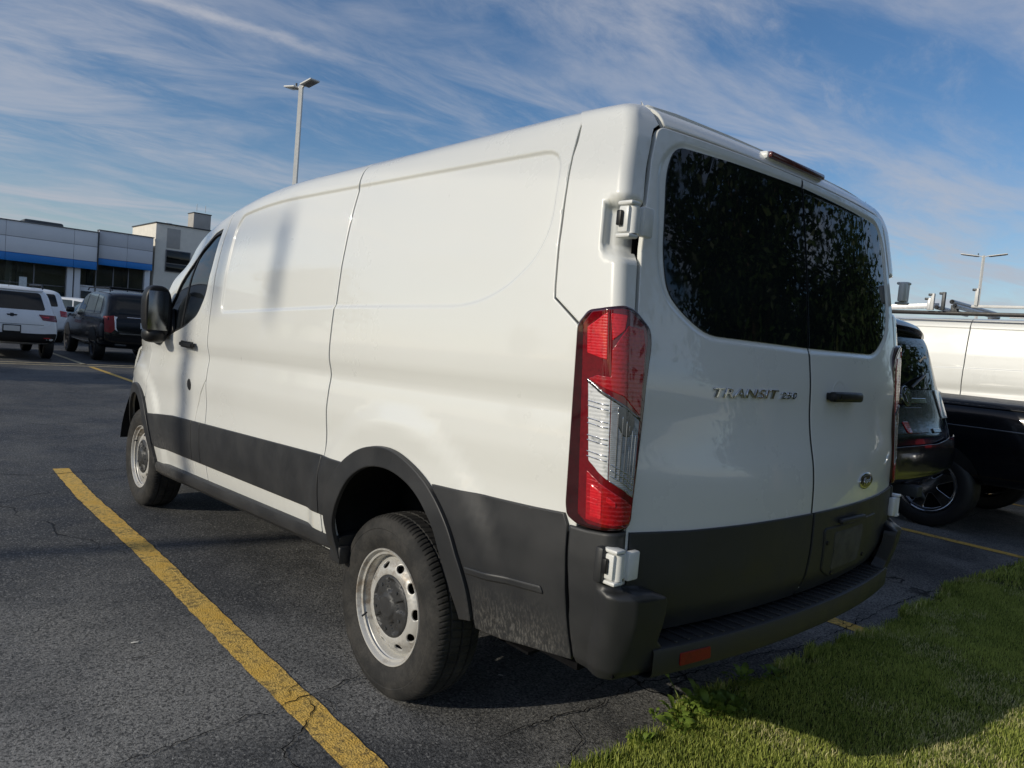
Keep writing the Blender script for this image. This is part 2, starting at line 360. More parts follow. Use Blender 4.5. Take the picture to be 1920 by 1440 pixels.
def area2(P): x, y = P[:, 0], P[:, 1]; return 0.5 * np.sum(x * np.roll(y, -1) - np.roll(x, -1) * y)
def resample(P, h):
    out = []
    for i in range(len(P)):
        a, b = P[i], P[(i + 1) % len(P)]; n = max(1, int(math.ceil(np.linalg.norm(b - a) / h)))
        for k in range(n): out.append(a + (b - a) * k / n)
    return np.array(out)
def rnd(P, r, n=5):
    """round the corners of a closed polygon; r is one radius or one per corner"""
    P = [np.array(p, float) for p in P]; out = []
    for i, p in enumerate(P):
        ri = r[i] if hasattr(r, '__len__') else r
        a, b = P[i - 1] - p, P[(i + 1) % len(P)] - p; la, lb = np.linalg.norm(a), np.linalg.norm(b); d = min(ri, la * 0.48, lb * 0.48)
        if d < 1e-4: out.append(p); continue
        q0, q1 = p + a / la * d, p + b / lb * d
        for k in range(n + 1):
            t = k / n; out.append((1 - t) ** 2 * q0 + 2 * t * (1 - t) * p + t * t * q1)
    return np.array(out)
def smooth_line(P, n=6):
    """Catmull-Rom through open control points"""
    P = [np.array(p, float) for p in P]; Q = [2 * P[0] - P[1]] + P + [2 * P[-1] - P[-2]]; out = []
    for i in range(1, len(Q) - 2):
        for k in range(n):
            t = k / n; a, b, c, d = Q[i - 1], Q[i], Q[i + 1], Q[i + 2]
            out.append(0.5 * (2 * b + (c - a) * t + (2 * a - 5 * b + 4 * c - d) * t * t + (3 * b - a - 3 * c + d) * t ** 3))
    out.append(P[-1]); return [tuple(p) for p in out]
def inside(pts, P):
    x, y = pts[:, 0], pts[:, 1]; c = np.zeros(len(pts), bool); n = len(P)
    for i in range(n):
        x0, y0 = P[i]; x1, y1 = P[(i + 1) % n]
        if y0 == y1: continue
        k = ((y0 > y) != (y1 > y)) & (x < (x1 - x0) * (y - y0) / (y1 - y0) + x0); c ^= k
    return c
def sdist(pts, P, closed=True):
    """unsigned distance from points to a polyline"""
    A = P; B = np.roll(P, -1, 0)
    if not closed: A, B = P[:-1], P[1:]
    d = np.full(len(pts), 1e9)
    for a, b in zip(A, B):
        ab = b - a; l2 = ab @ ab
        if l2 < 1e-14: continue
        t = np.clip(((pts - a) @ ab) / l2, 0, 1); q = a + t[:, None] * ab; d = np.minimum(d, np.hypot(*(pts - q).T))
    return d
def sstep(a, b, x): t = np.clip((x - a) / (b - a), 0, 1); return t * t * (3 - 2 * t)

def patch(name, outer, f, mat, parent=None, h=0.04, holes=(), off=0.0, thick=0.014, bev=0.0025, out=(-1, 0, 0), feats=(), mirror=True, label=None):
    """a curved sheet: the 2-D outline (metres on the surface) is meshed and laid on the surface f(u, v) -> xyz; rounded rim, real thickness.
    mirror adds its twin on the other side of the x = 0 plane."""
    rings = []
    for i, P in enumerate([outer] + list(holes)):
        P = np.array(P, float)
        if (area2(P) > 0) != (i == 0): P = P[::-1]
        rings.append(resample(P, h * 0.6))
    pts = []; edges = []
    for P in rings:
        o = len(pts); n = len(P); pts += [tuple(p) for p in P]; edges += [(o + k, o + (k + 1) % n) for k in range(n)]
    if bev > 0:
        for P in rings:
            tn = np.roll(P, -1, 0) - np.roll(P, 1, 0); ln = np.hypot(tn[:, 0], tn[:, 1]) + 1e-9; nn = np.stack([-tn[:, 1], tn[:, 0]], 1) / ln[:, None]
            q = P + nn * bev * 1.6; ok = inside(q, rings[0])
            for hl in rings[1:]: ok &= ~inside(q, hl)
            o = len(pts)
            if ok.all() and bev >= 0.002 and sdist(q, rings[0]).min() > bev * 0.9: pts += [tuple(p) for p in q]; edges += [(o + k, o + (k + 1) % len(q)) for k in range(len(q))]
            else: pts += [tuple(p) for p, k in zip(q, ok) if k]
    lo, hi = rings[0].min(0), rings[0].max(0)
    gx, gy = np.meshgrid(np.arange(lo[0] + h * 0.5, hi[0], h), np.arange(lo[1] + h * 0.5, hi[1], h)); g = np.stack([gx.ravel(), gy.ravel()], 1)
    if feats:
        for ft in feats: g = g[sdist(g, np.array(ft, float)) > 0.030]
    for ft in feats:
        ft = resample(np.array(ft, float), 0.02); tn = np.roll(ft, -1, 0) - np.roll(ft, 1, 0); ln = np.hypot(tn[:, 0], tn[:, 1]) + 1e-9; nn = np.stack([-tn[:, 1], tn[:, 0]], 1) / ln[:, None]
        for d in (-0.022, -0.014, -0.008, -0.003, 0.003, 0.008, 0.014, 0.022):
            q = ft + nn * d; ok = inside(q, rings[0])
            for hl in rings[1:]: ok &= ~inside(q, hl)
            for P in rings: ok &= sdist(q, P) > max(0.004, bev * 2.4)
            ix = np.full(len(q), -1); ix[ok] = len(pts) + np.arange(ok.sum()); pts += [tuple(p) for p in q[ok]]; edges += [(int(ix[k]), int(ix[(k + 1) % len(q)])) for k in range(len(q)) if ix[k] >= 0 and ix[(k + 1) % len(q)] >= 0]
    if len(g):
        ok = inside(g, rings[0])
        for hl in rings[1:]: ok &= ~inside(g, hl)
        g = g[ok]
        for k, P in enumerate(rings):
            if len(g): g = g[sdist(g, P) > max(h * 0.22, bev * 2.4)]
        pts += [tuple(p) for p in g]
    vs_, es_, fs_, _, _, _ = delaunay_2d_cdt([Vector(p) for p in pts], edges, [], 0, 1e-6)
    U = np.array([(v.x, v.y) for v in vs_]); T = np.array([q for q in fs_ if len(q) == 3], int)
    cen = U[T].mean(1); ok = inside(cen, rings[0])
    for hl in rings[1:]: ok &= ~inside(cen, hl)
    T = T[ok]; q_ = U[T]; ar_ = np.abs((q_[:, 1, 0] - q_[:, 0, 0]) * (q_[:, 2, 1] - q_[:, 0, 1]) - (q_[:, 1, 1] - q_[:, 0, 1]) * (q_[:, 2, 0] - q_[:, 0, 0])); mx_ = np.max([np.hypot(*(q_[:, i] - q_[:, i - 1]).T) for i in range(3)], 0)
    T = T[ar_ > mx_ * 2e-5]                              # drop slivers lying on straight edges
    e = 6e-4
    P3 = f(U[:, 0], U[:, 1]); du = f(U[:, 0] + e, U[:, 1]) - f(U[:, 0] - e, U[:, 1]); dv = f(U[:, 0], U[:, 1] + e) - f(U[:, 0], U[:, 1] - e)
    N = np.cross(du, dv); N /= np.linalg.norm(N, axis=1)[:, None] + 1e-12
    if (N @ np.array(out, float)).mean() < 0: N = -N
    P3 = P3 + N * off
    fn = np.cross(P3[T[:, 1]] - P3[T[:, 0]], P3[T[:, 2]] - P3[T[:, 0]]); fl = (fn * N[T].mean(1)).sum(1) < 0; T[fl] = T[fl][:, ::-1]
    # boundary
    ed = {}
    for a, b, c in T:
        for i, j in ((a, b), (b, c), (c, a)): ed[(i, j)] = 1
    bd = [(i, j) for (i, j) in ed if (j, i) not in ed]
    P3b = P3.copy(); Nb = N.copy(); od = np.zeros_like(P3)
    for i, j in bd:
        t = P3[j] - P3[i]; o = np.cross(t, N[i]); o /= np.linalg.norm(o) + 1e-12; od[i] += o; od[j] += o
    bi = np.array(sorted({i for e_ in bd for i in e_}), int)
    if len(bi):
        od[bi] /= np.linalg.norm(od[bi], axis=1)[:, None] + 1e-12
        if bev > 0: P3b[bi] -= N[bi] * bev; Nb[bi] = N[bi] + od[bi]; Nb[bi] /= np.linalg.norm(Nb[bi], axis=1)[:, None]
    nv = len(P3b); mp = {int(i): nv + k for k, i in enumerate(bi)}
    back = P3b[bi] - N[bi] * thick if len(bi) else np.zeros((0, 3))
    Vv = np.concatenate([P3b, back]); LN = [Nb[q] for q in T]
    faces = [tuple(int(k) for k in q) for q in T]; ln = [tuple(Nb[k]) for q in T for k in q]
    if thick > 0:
        for i, j in bd:
            faces.append((j, i, mp[int(i)], mp[int(j)])); ln += [tuple(od[k]) for k in (j, i, i, j)]
    objs = []
    for s in ((1,) if not mirror else (1, -1)):
        V2 = Vv * np.array([s, 1, 1]); F2 = faces; n2 = ln
        if s < 0:
            F2 = [tuple(reversed(q)) for q in faces]; n2 = []; k = 0
            for q in faces: n2 += [(-a, b, c) for a, b, c in reversed(ln[k:k + len(q)])]; k += len(q)
        me = bpy.data.meshes.new(name); me.from_pydata([tuple(v) for v in V2.tolist()], [], F2); me.polygons.foreach_set('use_smooth', [True] * len(F2))
        me.normals_split_custom_set([tuple(float(k) for k in q) for q in n2]); me.materials.append(MATS[mat]); me.update()
        o = bpy.data.objects.new(name, me); link(o, parent)
        if label: o['label'] = label
        objs.append(o)
    return objs if mirror else objs[0]
def text_mesh(name, s, f, size, mat, parent, ext=0.003, shear=0.0, sx=1.0, bevel=0.0008, space=1.0, width=None):
    """raised lettering laid on the surface f(u, v, w) with u along the line"""
    c = bpy.data.curves.new(name, 'FONT'); c.body = s; c.size = size; c.extrude = ext; c.bevel_depth = bevel; c.bevel_resolution = 1; c.shear = shear; c.space_character = space; c.resolution_u = 4
    o = bpy.data.objects.new('tmp', c); COL.objects.link(o); dg = bpy.context.evaluated_depsgraph_get(); me = bpy.data.meshes.new_from_object(o.evaluated_get(dg)); bpy.data.objects.remove(o); bpy.data.curves.remove(c)
    if width:
        xs_ = [v.co.x for v in me.vertices]; x0_ = min(xs_); sx = width / (max(xs_) - x0_)
        for v in me.vertices: v.co.x -= x0_
    for v in me.vertices: v.co = Vector(f(v.co.x * sx, v.co.y, v.co.z))
    me.materials.clear(); me.materials.append(MATS[mat]); me.name = name
    return link(bpy.data.objects.new(name, me), parent)

# ------------------------------------------------------------------ the white cargo van
# rear axle at y = 0, nose towards +y, wheels stand on z = 0
_z = [.20, .30, .42, .52, .56, .62, .70, .80, .863, .90, .96, 1.02, 1.066, 1.15, 1.21, 1.273, 1.326, 1.42, 1.54, 1.668, 1.80, 1.894, 2.0]
_w = [.88, .905, .925, .945, .955, .965, .976, .982, .980, .978, .979, .986, .990, .984, .975, .993, .995, .991, .983, .973, .954, .938, .913]
_top = [(.903, 2.04), (.890, 2.07), (.866, 2.098), (.83, 2.116), (.76, 2.130), (.60, 2.143), (.30, 2.150), (0.0, 2.152)]
_v = list(_z); _pw, _pz = list(_w), list(_z)
for a, b in _top: _v.append(_v[-1] + math.hypot(a - _pw[-1], b - _pz[-1])); _pw.append(a); _pz.append(b)
VT = np.linspace(_v[0], _v[-1], 1600); _k = np.exp(-0.5 * (np.arange(-24, 25) * (VT[1] - VT[0]) / 0.013) ** 2); _k /= _k.sum()
def _sm(a): return np.convolve(np.pad(a, 24, mode='reflect', reflect_type='odd'), _k, 'valid')
WT = _sm(np.interp(VT, _v, _pw)); ZT = _sm(np.interp(VT, _v, _pz))
def wv(v): return np.interp(v, VT, WT)
def zv(v): return np.interp(v, VT, ZT)
VTOP = float(np.interp(-0.70, -WT, VT))
def dz(y, v):
    k = 0.030 + (0.012 - 0.030) * sstep(1.45, 2.0, v)
    return -k * (y - 0.43) - 0.095 * np.maximum(0, y - 1.0) ** 2 * sstep(1.6, 2.05, v)
def Vof(y, z):
    y = np.asarray(y, float); z = np.asarray(z, float); v = z.copy()
    for _ in range(12): v = np.interp(z - dz(y, v), ZT, VT)
    return v
def yz(P): P = np.array(P, float); return np.stack([P[:, 0], Vof(P[:, 0], P[:, 1])], 1)
def rtaper(y): return 0.035 * np.clip((-0.65 - y) / 0.42, 0, 1.4) ** 1.5
REC = yz(list(rnd([(1.70, 1.425), (0.437, 1.488), (-0.406, 1.512), (-0.52, 1.532), (-0.634, 1.577), (-0.742, 1.66), (-0.785, 1.76), (-0.765, 1.999), (0.437, 2.003), (1.66, 1.965), (1.705, 1.90)], [.05, 0, .05, .05, .05, .06, .06, .08, 0, .10, .10])))
ARCH_R = np.array([-0.10, 0.46]); ARCH_F = np.array([3.24, 0.38])
def side(y, v):
    pts = np.stack([y, v], 1)
    w = wv(v) - rtaper(y) - 0.19 * np.maximum(0, y - 2.88) ** 2 - 0.10 * np.maximum(0, y - 1.95) ** 2 * sstep(1.25, 1.95, v) - 0.22 * np.maximum(0, y - 2.9) * np.maximum(0, v - 1.02)
    sd_ = sdist(pts, REC) * np.where(inside(pts, REC), 1, -1)
    w = w - 0.009 * sstep(-0.005, 0.011, sd_)
    for c, rr in ((ARCH_R, 0.60), (ARCH_F, 0.60)):
        d = np.hypot((y - c[0]) * 0.98, v - c[1] - 0.03 * (y - .43)); w = w + 0.017 * sstep(rr + 0.10, rr, d)
    return np.stack([-w, y, zv(v) + dz(y, v)], 1)
# rear skin
_cz = [.45, .621, .692, .789, .92, 1.006, 1.076, 1.165, 1.243, 1.358, 1.475, 1.761, 2.068, 2.2]
_cy = [-1.13, -1.176, -1.196, -1.205, -1.203, -1.200, -1.192, -1.170, -1.157, -1.149, -1.130, -1.089, -1.036, -1.014]
CZT = np.linspace(.45, 2.2, 900); _k2 = np.exp(-0.5 * (np.arange(-30, 31) * (CZT[1] - CZT[0]) / 0.02) ** 2); _k2 /= _k2.sum()
CYT = np.convolve(np.pad(np.interp(CZT, _cz, _cy), 30, mode='reflect', reflect_type='odd'), _k2, 'valid')
def bow(z): return 0.050 + 0.035 * sstep(1.35, 0.95, z)
def ry(x, z): return np.interp(z, CZT, CYT) + bow(z) * (np.abs(x) / 0.87) ** 2.2
def rear(x, z): return np.stack([x, ry(x, z), z], 1)
def inset(v): return np.maximum(0, wv(2.0) - wv(v)) * np.where(v > 2.0, 0.7, 0)
def corner_par(v):
    z = zv(v) + dz(np.full_like(v, -1.05), v); ins = inset(v); r = 0.030 + 0.35 * ins; Wc = wv(v) - 0.033
    Ye = ry(-(Wc - r), z) + ins; return z, ins, r, Wc, Ye
def pil(s, v):
    s = np.asarray(s, float); v = np.asarray(v, float); z, ins, r, Wc, Ye = corner_par(v)
    Wc = wv(v) - rtaper(Ye + r)
    y1 = Ye - s; x1 = -(wv(v) - rtaper(y1))
    a = np.clip((s + r) / (2 * r), 0, 1) * np.pi / 2; x2 = -Wc + r - r * np.cos(a); y2 = Ye + r - r * np.sin(a)
    x3 = -Wc + s; y3 = ry(x3, z) + ins
    x = np.where(s < -r, x1, np.where(s > r, x3, x2)); y = np.where(s < -r, y1, np.where(s > r, y3, y2))
    # scooped pocket that holds the upper door hinge
    m = sstep(-0.075, -0.02, s) * sstep(1.615, 1.675, v) * sstep(1.81, 1.775, v)
    return np.stack([x + 0.030 * m, y + 0.042 * m, z], 1)
def s_y(y, z): v = Vof(-1.0, z); z_, i_, r_, w_, Ye = corner_par(np.atleast_1d(v).astype(float)); return (float(Ye[0] - y), float(np.atleast_1d(v)[0]))
def s_x(x, z): v = Vof(-1.05, z); z_, i_, r_, w_, Ye = corner_par(np.atleast_1d(v).astype(float)); Wc = wv(np.atleast_1d(v)) - rtaper(Ye + r_); return (float(x + Wc[0]), float(np.atleast_1d(v)[0]))

van = tag(empty('cargo_van', (0, 0, 0)), 'large white low-roof cargo van with black lower cladding, seen from its rear corner', 'van')
PW_, PB_ = 'white_van_paint', 'black_cladding_plastic'
g = 0.0032
RA_OUT = smooth_line([(0.345, 0.52), (0.372, 0.64), (0.325, 0.77), (0.215, 0.890), (0.07, 0.965), (-0.09, 0.990), (-0.225, 0.963), (-0.358, 0.903), (-0.468, 0.815), (-0.535, 0.71), (-0.580, 0.61), (-0.590, 0.515)])
RA_IN = smooth_line([(0.275, 0.47), (0.300, 0.61), (0.240, 0.735), (0.158, 0.829), (0.05, 0.890), (-0.075, 0.912), (-0.197, 0.898), (-0.307, 0.855), (-0.400, 0.775), (-0.460, 0.66), (-0.505, 0.56), (-0.530, 0.50)])
RA_MID = [((a[0] + b[0]) / 2, (a[1] + b[1]) / 2) for a, b in zip(RA_OUT, RA_IN)]
FA_OUT = smooth_line([(3.70, 0.44), (3.655, 0.58), (3.52, 0.76), (3.36, 0.862), (3.20, 0.893), (3.05, 0.867), (2.90, 0.772), (2.79, 0.605), (2.735, 0.405)])
FA_IN = smooth_line([(3.64, 0.43), (3.59, 0.55), (3.47, 0.70), (3.34, 0.790), (3.20, 0.822), (3.07, 0.800), (2.95, 0.715), (2.85, 0.54), (2.79, 0.395)])
FA_MID = [((a[0] + b[0]) / 2, (a[1] + b[1]) / 2) for a, b in zip(FA_OUT, FA_IN)]
def top_tr(y): return 0.867 - 0.0505 * (y - 0.437)
def bot_tr(y): return 0.618 - 0.0425 * (y - 0.46)
def sill_t(y): return 0.531 - 0.054 * (y - 0.49)
def vtop_line(y0, y1, n=14): return [(y, VTOP) for y in np.linspace(y0, y1, n)]

# white panels of the flank
gb, gm = 0.008, 0.005
P = [*vtop_line(1.853 - gb, 0.437 + gm), *[tuple(q) for q in yz([(0.437 + gm, z) for z in (2.0, 1.5, 1.0, 0.7, 0.47)])], *[tuple(q) for q in yz([(1.853 - gb, 0.40), (1.853 - gb, 0.7), (1.853 - gb, 1.2), (1.853 - gb, 1.7), (1.853 - gb, 2.0)])]]
patch('side_panel', P, side, PW_, van, 0.035, feats=[REC])
lower = [q for q in RA_MID if q[0] < 0.437]
P = [*vtop_line(0.437 - gm, -0.797, 16), *[tuple(q) for q in yz([(-0.80, 2.03), (-0.80 + .0, 1.97), (-0.81, 1.85), (-0.833, 1.587), (-0.838, 1.55), (-0.948, 1.470), (-0.985, 1.44), (-0.985, 0.90), (-0.70, 0.86), (-0.52, 0.84)])]]
mid = [q for q in RA_MID if q[1] < 0.86 or True]
kk = [i for i, q in enumerate(RA_MID) if q[0] > -0.47]
P += [tuple(q) for q in yz([RA_MID[i] for i in reversed(kk)])] + [tuple(q) for q in yz([(0.33, 0.47), (0.437 - gm, 0.47), (0.437 - gm, 0.9), (0.437 - gm, 1.4), (0.437 - gm, 1.9)])]
patch('quarter_panel', P, side, PW_, van, 0.035, feats=[REC])
# front door with its window opening
WIN = rnd([(1.925, 1.905), (2.054, 1.882), (2.222, 1.797), (2.416, 1.637), (2.56, 1.486), (2.74, 1.285), (2.78, 1.235), (2.475, 1.272), (2.252, 1.325), (2.05, 1.402), (1.955, 1.52), (1.927, 1.68)], [.02, .03, .03, .03, .03, .02, .015, .03, .04, .06, .04, .03])
DOOR = [(1.853 + g, 2.018), (1.98, 2.005), (2.10, 1.985), (2.305, 1.905), (2.478, 1.806), (2.629, 1.64), (2.75, 1.485), (2.86, 1.325), (2.905, 1.25), (2.905, 1.05), (2.93, 0.92)] + [q for q in FA_MID if q[0] < 2.95] + [(2.77, 0.385), (2.045, 0.43), (2.035, 0.62), (2.02, 0.78), (1.995, 0.87), (1.945, 0.955), (1.853 + g, 1.045), (1.853 + g, 1.4), (1.853 + g, 1.7)]
door = patch('front_door', yz(DOOR), side, PW_, van, 0.035, holes=[yz(WIN)])
patch('sill_pillar', yz([(1.853 + g, 1.035), (1.940, 0.950), (1.990, 0.865), (2.014, 0.78), (2.029, 0.62), (2.039, 0.43), (1.853 + g, 0.44), (1.853 + g, 0.7)]), side, PW_, van, 0.035)
for dr, sg in zip(door, (1, -1)):
    def sideS(y, v, sg=sg): q = side(y, v); q[:, 0] *= sg; return q
    ou = (-sg, 0, 0)
    patch('window_glass', yz(WIN), sideS, 'car_glass', dr, 0.05, off=-0.012, bev=0, out=ou, mirror=False)
    inner = np.array(WIN); ctr = inner.mean(0); inn = ctr + (inner - ctr) * np.array([0.955, 0.94])
    patch('window_seal', yz(WIN), sideS, 'rubber_black', dr, 0.03, holes=[yz(inn)], off=-0.004, bev=0.001, out=ou, mirror=False)
    patch('window_divider', yz([(2.245, 1.79), (2.262, 1.775), (2.352, 1.305), (2.325, 1.31)]), sideS, 'rubber_black', dr, 0.03, off=-0.008, bev=0.001, out=ou, mirror=False)
    patch('mirror_base', yz(rnd([(2.42, 1.285), (2.50, 1.42), (2.60, 1.43), (2.74, 1.29), (2.84, 1.20), (2.72, 1.185)], .02)), sideS, 'satin_black', dr, 0.03, off=0.012, out=ou, mirror=False)
    # door pull
    cy_, cz_ = 2.122, 1.224; q0 = sideS(np.array([cy_]), Vof(np.array([cy_]), np.array([cz_])))[0]
    bm = bmesh.new(); bmesh.ops.create_cube(bm, size=1); 
    for v_ in bm.verts: v_.co = Vector((v_.co.x * 0.026, v_.co.y * 0.215, v_.co.z * 0.038))
    bmesh.ops.bevel(bm, geom=bm.edges[:], offset=0.010, segments=3, affect='EDGES'); bm.transform(Matrix.Translation((q0[0] - sg * 0.022, cy_, cz_))); from_bm('door_handle', bm, 'satin_black', dr)
    cup = rnd([(cy_ - 0.05, 1.262), (cy_ + 0.05, 1.262), (cy_ + 0.055, 1.18), (cy_ - 0.055, 1.18)], 0.045)
    def cupf(y, v, sideS=sideS, sg=sg, cy_=cy_):
        q = sideS(y, v); d = np.hypot(y - cy_, (q[:, 2] - 1.221) * 1.2); q[:, 0] += sg * 0.012 * sstep(0.045, 0.0, d); return q
    patch('handle_cup', yz(cup), cupf, PW_, dr, 0.012, off=0.0012, thick=0.001, bev=0.0, out=ou, mirror=False)
    lk = [(2.12 + 0.030 * math.cos(t), 0.990 + 0.034 * math.sin(t)) for t in np.linspace(0, 2 * math.pi, 20, endpoint=False)]
    patch('door_lock', yz(lk), sideS, 'rubber_black', dr, 0.02, off=0.004, out=ou, mirror=False)
    # door mirror: a deep black shell, a foot and the glass
    def blob(c, hs, e=0.55, n=20, m=14, flat=None):
        V = []; F = []
        for j in range(m + 1):
            ph = -math.pi / 2 + math.pi * j / m
            for i in range(n):
                th = 2 * math.pi * i / n; p = [math.cos(ph) * math.cos(th), math.cos(ph) * math.sin(th), math.sin(ph)]
                p = [math.copysign(abs(k) ** e, k) for k in p]
                if flat and p[1] < flat: p[1] = flat
                V.append((c[0] + hs[0] * p[0], c[1] + hs[1] * p[1], c[2] + hs[2] * p[2]))
        for j in range(m):
            for i in range(n): F.append((j * n + i, j * n + (i + 1) % n, (j + 1) * n + (i + 1) % n, (j + 1) * n + i))
        return V, F
    V, F = blob((-sg * 1.072, 2.53, 1.400), (0.080, 0.105, 0.160), 0.66, 24, 16, -0.55)
    V = [(x - sg * 0.03 * (z - 1.40), y, z) for x, y, z in V]
    V2, F2 = blob((-sg * 1.075, 2.545, 1.255), (0.068, 0.085, 0.050), 0.75, 20, 12)
    if sg < 0: F = [q[::-1] for q in F]; F2 = [q[::-1] for q in F2]
    mr = mk('door_mirror', V, F, 'satin_black', dr, True)
    mk('mirror_foot', V2, F2, 'satin_black', dr, True)
    box('mirror_glass', (-sg * 1.078, 2.472, 1.405), (0.118, 0.006, 0.24), 'dark_chrome', dr, 0.02)
    tube('mirror_arm', [(-sg * 0.95, 2.66, 1.255), (-sg * 1.02, 2.60, 1.26), (-sg * 1.07, 2.56, 1.28)], 0.035, 'satin_black', dr)
# pillar at the rear corner, the strip of roof over the doors, the roof
P = [(s_y(-0.805, 2.0)[0] - 0.02, VTOP - 0.0), *[s_y(y + 0.0, z) for y, z in ((-0.806, 2.06), (-0.806, 1.97), (-0.816, 1.85), (-0.839, 1.587), (-0.844, 1.552), (-0.950, 1.476), (-0.985, 1.40))]]
P += [s_x(x, z) for x, z in ((-0.868, 1.40), (-0.891, 1.506), (-0.873, 1.704), (-0.849, 1.829), (-0.828, 1.944), (-0.802, 2.027), (-0.787, 2.054), (-0.759, 2.072))]
for v in np.linspace(Vof(-1.05, 2.075), VTOP, 6): P.append((float(-0.748 + wv(v) - 0.033), float(v)))
patch('corner_pillar', P, pil, PW_, van, 0.022, out=(-1, -1, 0.2))
def head(x, v): z = zv(v) + dz(np.full_like(v, -1.05), v); return np.stack([x, ry(x, z) + inset(v) - 0.004, z], 1)
v0 = float(Vof(-1.05, 2.076)); xs = np.linspace(-0.742, 0.742, 24)
patch('roof_header', [(x, v0 - 0.004 * (abs(x) / .742) ** 6) for x in xs] + [(x, VTOP) for x in xs[::-1]], head, PW_, van, 0.04, out=(0, -1, 1), mirror=False)
def roof(x, y): v = np.interp(-np.abs(x), -WT, VT); return np.stack([x, y, np.interp(-np.abs(x), -WT, ZT) + dz(y, v)], 1)
patch('roof_panel', [(-0.74, -0.92), (0.74, -0.92), (0.74, 2.12), (-0.74, 2.12)], roof, PW_, van, 0.08, off=-0.002, out=(0, 0, 1), mirror=False)

# front end
def ftop(y): return 1.25 - 0.26 * np.clip((y - 2.9) / 1.25, 0, 1) ** 1.5
FEN = [(2.905 + 2 * g, 1.245), *[(y, float(ftop(y))) for y in np.linspace(3.0, 4.05, 8)], (4.12, 0.85), (4.12, 0.45), (3.72, 0.42)] + [q for q in FA_MID if q[0] > 2.95] + [(2.935, 0.92), (2.91, 1.05)]
patch('front_fender', yz(FEN), side, PW_, van, 0.04)
fc = np.array([(4.20, .28, .74, .30), (4.31, .42, .80, .36), (4.33, .62, .82, .40), (4.31, .85, .83, .42), (4.25, 1.02, .83, .40), (4.05, 1.13, .84, .32), (3.70, 1.22, .85, .25), (3.30, 1.30, .86, .22)])
ftt = np.cumsum([0] + [math.hypot(*(fc[i + 1, :2] - fc[i, :2])) for i in range(len(fc) - 1)])
def fsurf(tab):
    tt = np.cumsum([0] + [math.hypot(*(tab[i + 1, :2] - tab[i, :2])) for i in range(len(tab) - 1)])
    def f(u, t):
        y, z, hw, bw = (np.interp(t, tt, tab[:, k]) for k in range(4)); return np.stack([u * hw, y - bw * np.abs(u) ** 2.4, z - 0.03 * np.abs(u) ** 3], 1)
    return f, tt[-1]
nf, nl = fsurf(fc); patch('front_end', [(-1, 0), (1, 0), (1, nl), (-1, nl)], nf, PW_, van, 0.06, out=(0, 1, 1), mirror=False)
patch('grille', rnd([(-.55, .30), (.55, .30), (.62, .60), (-.62, .60)], .05), nf, 'satin_black', van, 0.06, off=0.006, out=(0, 1, 0.2), mirror=False)
patch('front_bumper', rnd([(-.98, .02), (.98, .02), (.98, .26), (-.98, .26)], .05), nf, PB_, van, 0.06, off=0.012, out=(0, 1, 0), mirror=False)
patch('headlight', rnd([(-.96, .62), (-.68, .54), (-.66, .72), (-.92, .88)], .04), nf, 'lens_clear', van, 0.05, off=0.008, out=(0, 1, 0.2))
ws = np.array([(3.34, 1.29, .86, .24), (3.02, 1.52, .85, .26), (2.62, 1.80, .83, .27), (2.30, 1.985, .80, .22), (2.08, 2.055, .78, .12)])
wf, wl = fsurf(ws); patch('windscreen', [(-1, 0), (1, 0), (1, wl), (-1, wl)], wf, 'car_glass', van, 0.06, out=(0, 1, 1), mirror=False)
# pillar strip along the windscreen
AP = [(1.853 + g, 2.028), (2.10, 1.995), (2.31, 1.915), (2.485, 1.815), (2.637, 1.65), (2.76, 1.492), (2.868, 1.333), (2.915, 1.25)]
def apf(t, k):
    y = np.interp(t, np.arange(len(AP)), [a for a, b in AP]); z = np.interp(t, np.arange(len(AP)), [b for a, b in AP])
    q = side(y, Vof(y, z)); return q + np.stack([k * 0.9, k * 0.25, k * 0.45], 1)
patch('windscreen_pillar', [(t, 0) for t in np.linspace(0, len(AP) - 1, 30)] + [(t, 0.12) for t in np.linspace(len(AP) - 1, 0, 30)], apf, PW_, van, 0.06, out=(-1, 0.3, 0.4))

# black cladding along the flank
def clad(name, P, off=0.010, h=0.035, r=0): return patch(name, yz(P), side, PB_, van, h, off=off, thick=0.016, bev=0.003)
def strip(y0, y1, n=8): ys = np.linspace(y0, y1, n); return [(y, top_tr(y)) for y in ys] + [(y, bot_tr(y)) for y in ys[::-1]]
arcR = [q for q in RA_OUT if q[0] > 0 and bot_tr(.4) < q[1] < top_tr(.3)]
arcF = [q for q in FA_OUT if q[0] < 3.1 and bot_tr(2.75) < q[1] < top_tr(2.8)]
clad('side_moulding', strip(0.445, 1.905))
clad('side_moulding', strip(1.913, 2.046, 3))
clad('side_moulding', [(2.054, top_tr(2.054)), (2.4, top_tr(2.4)), *[(q[0] - 0.004, q[1]) for q in arcF], (2.735, bot_tr(2.735)), (2.4, bot_tr(2.4)), (2.054, bot_tr(2.054))])
clad('side_moulding', [(0.437, top_tr(0.437)), *[(q[0] + 0.004, q[1]) for q in reversed(arcR)], (0.374, bot_tr(.374)), (0.437, bot_tr(0.437))])
clad('arch_moulding', RA_OUT + RA_IN[::-1], 0.024, 0.03)
clad('arch_moulding', FA_OUT + FA_IN[::-1], 0.020, 0.03)
QC = [q for q in RA_OUT if q[0] < -0.36]
QC = [(-0.366, 0.912), (-0.586, 0.927), (-0.832, 0.940), (-0.945, 0.948), (-0.962, 0.918), (-0.968, 0.80), (-0.975, 0.655), (-0.985, 0.53), (-0.80, 0.505), (-0.60, 0.490)] + [(q[0] - 0.004, q[1]) for q in reversed(QC)]
patch('rear_cladding', yz(QC), side, PB_, van, 0.03, off=0.012, thick=0.02)
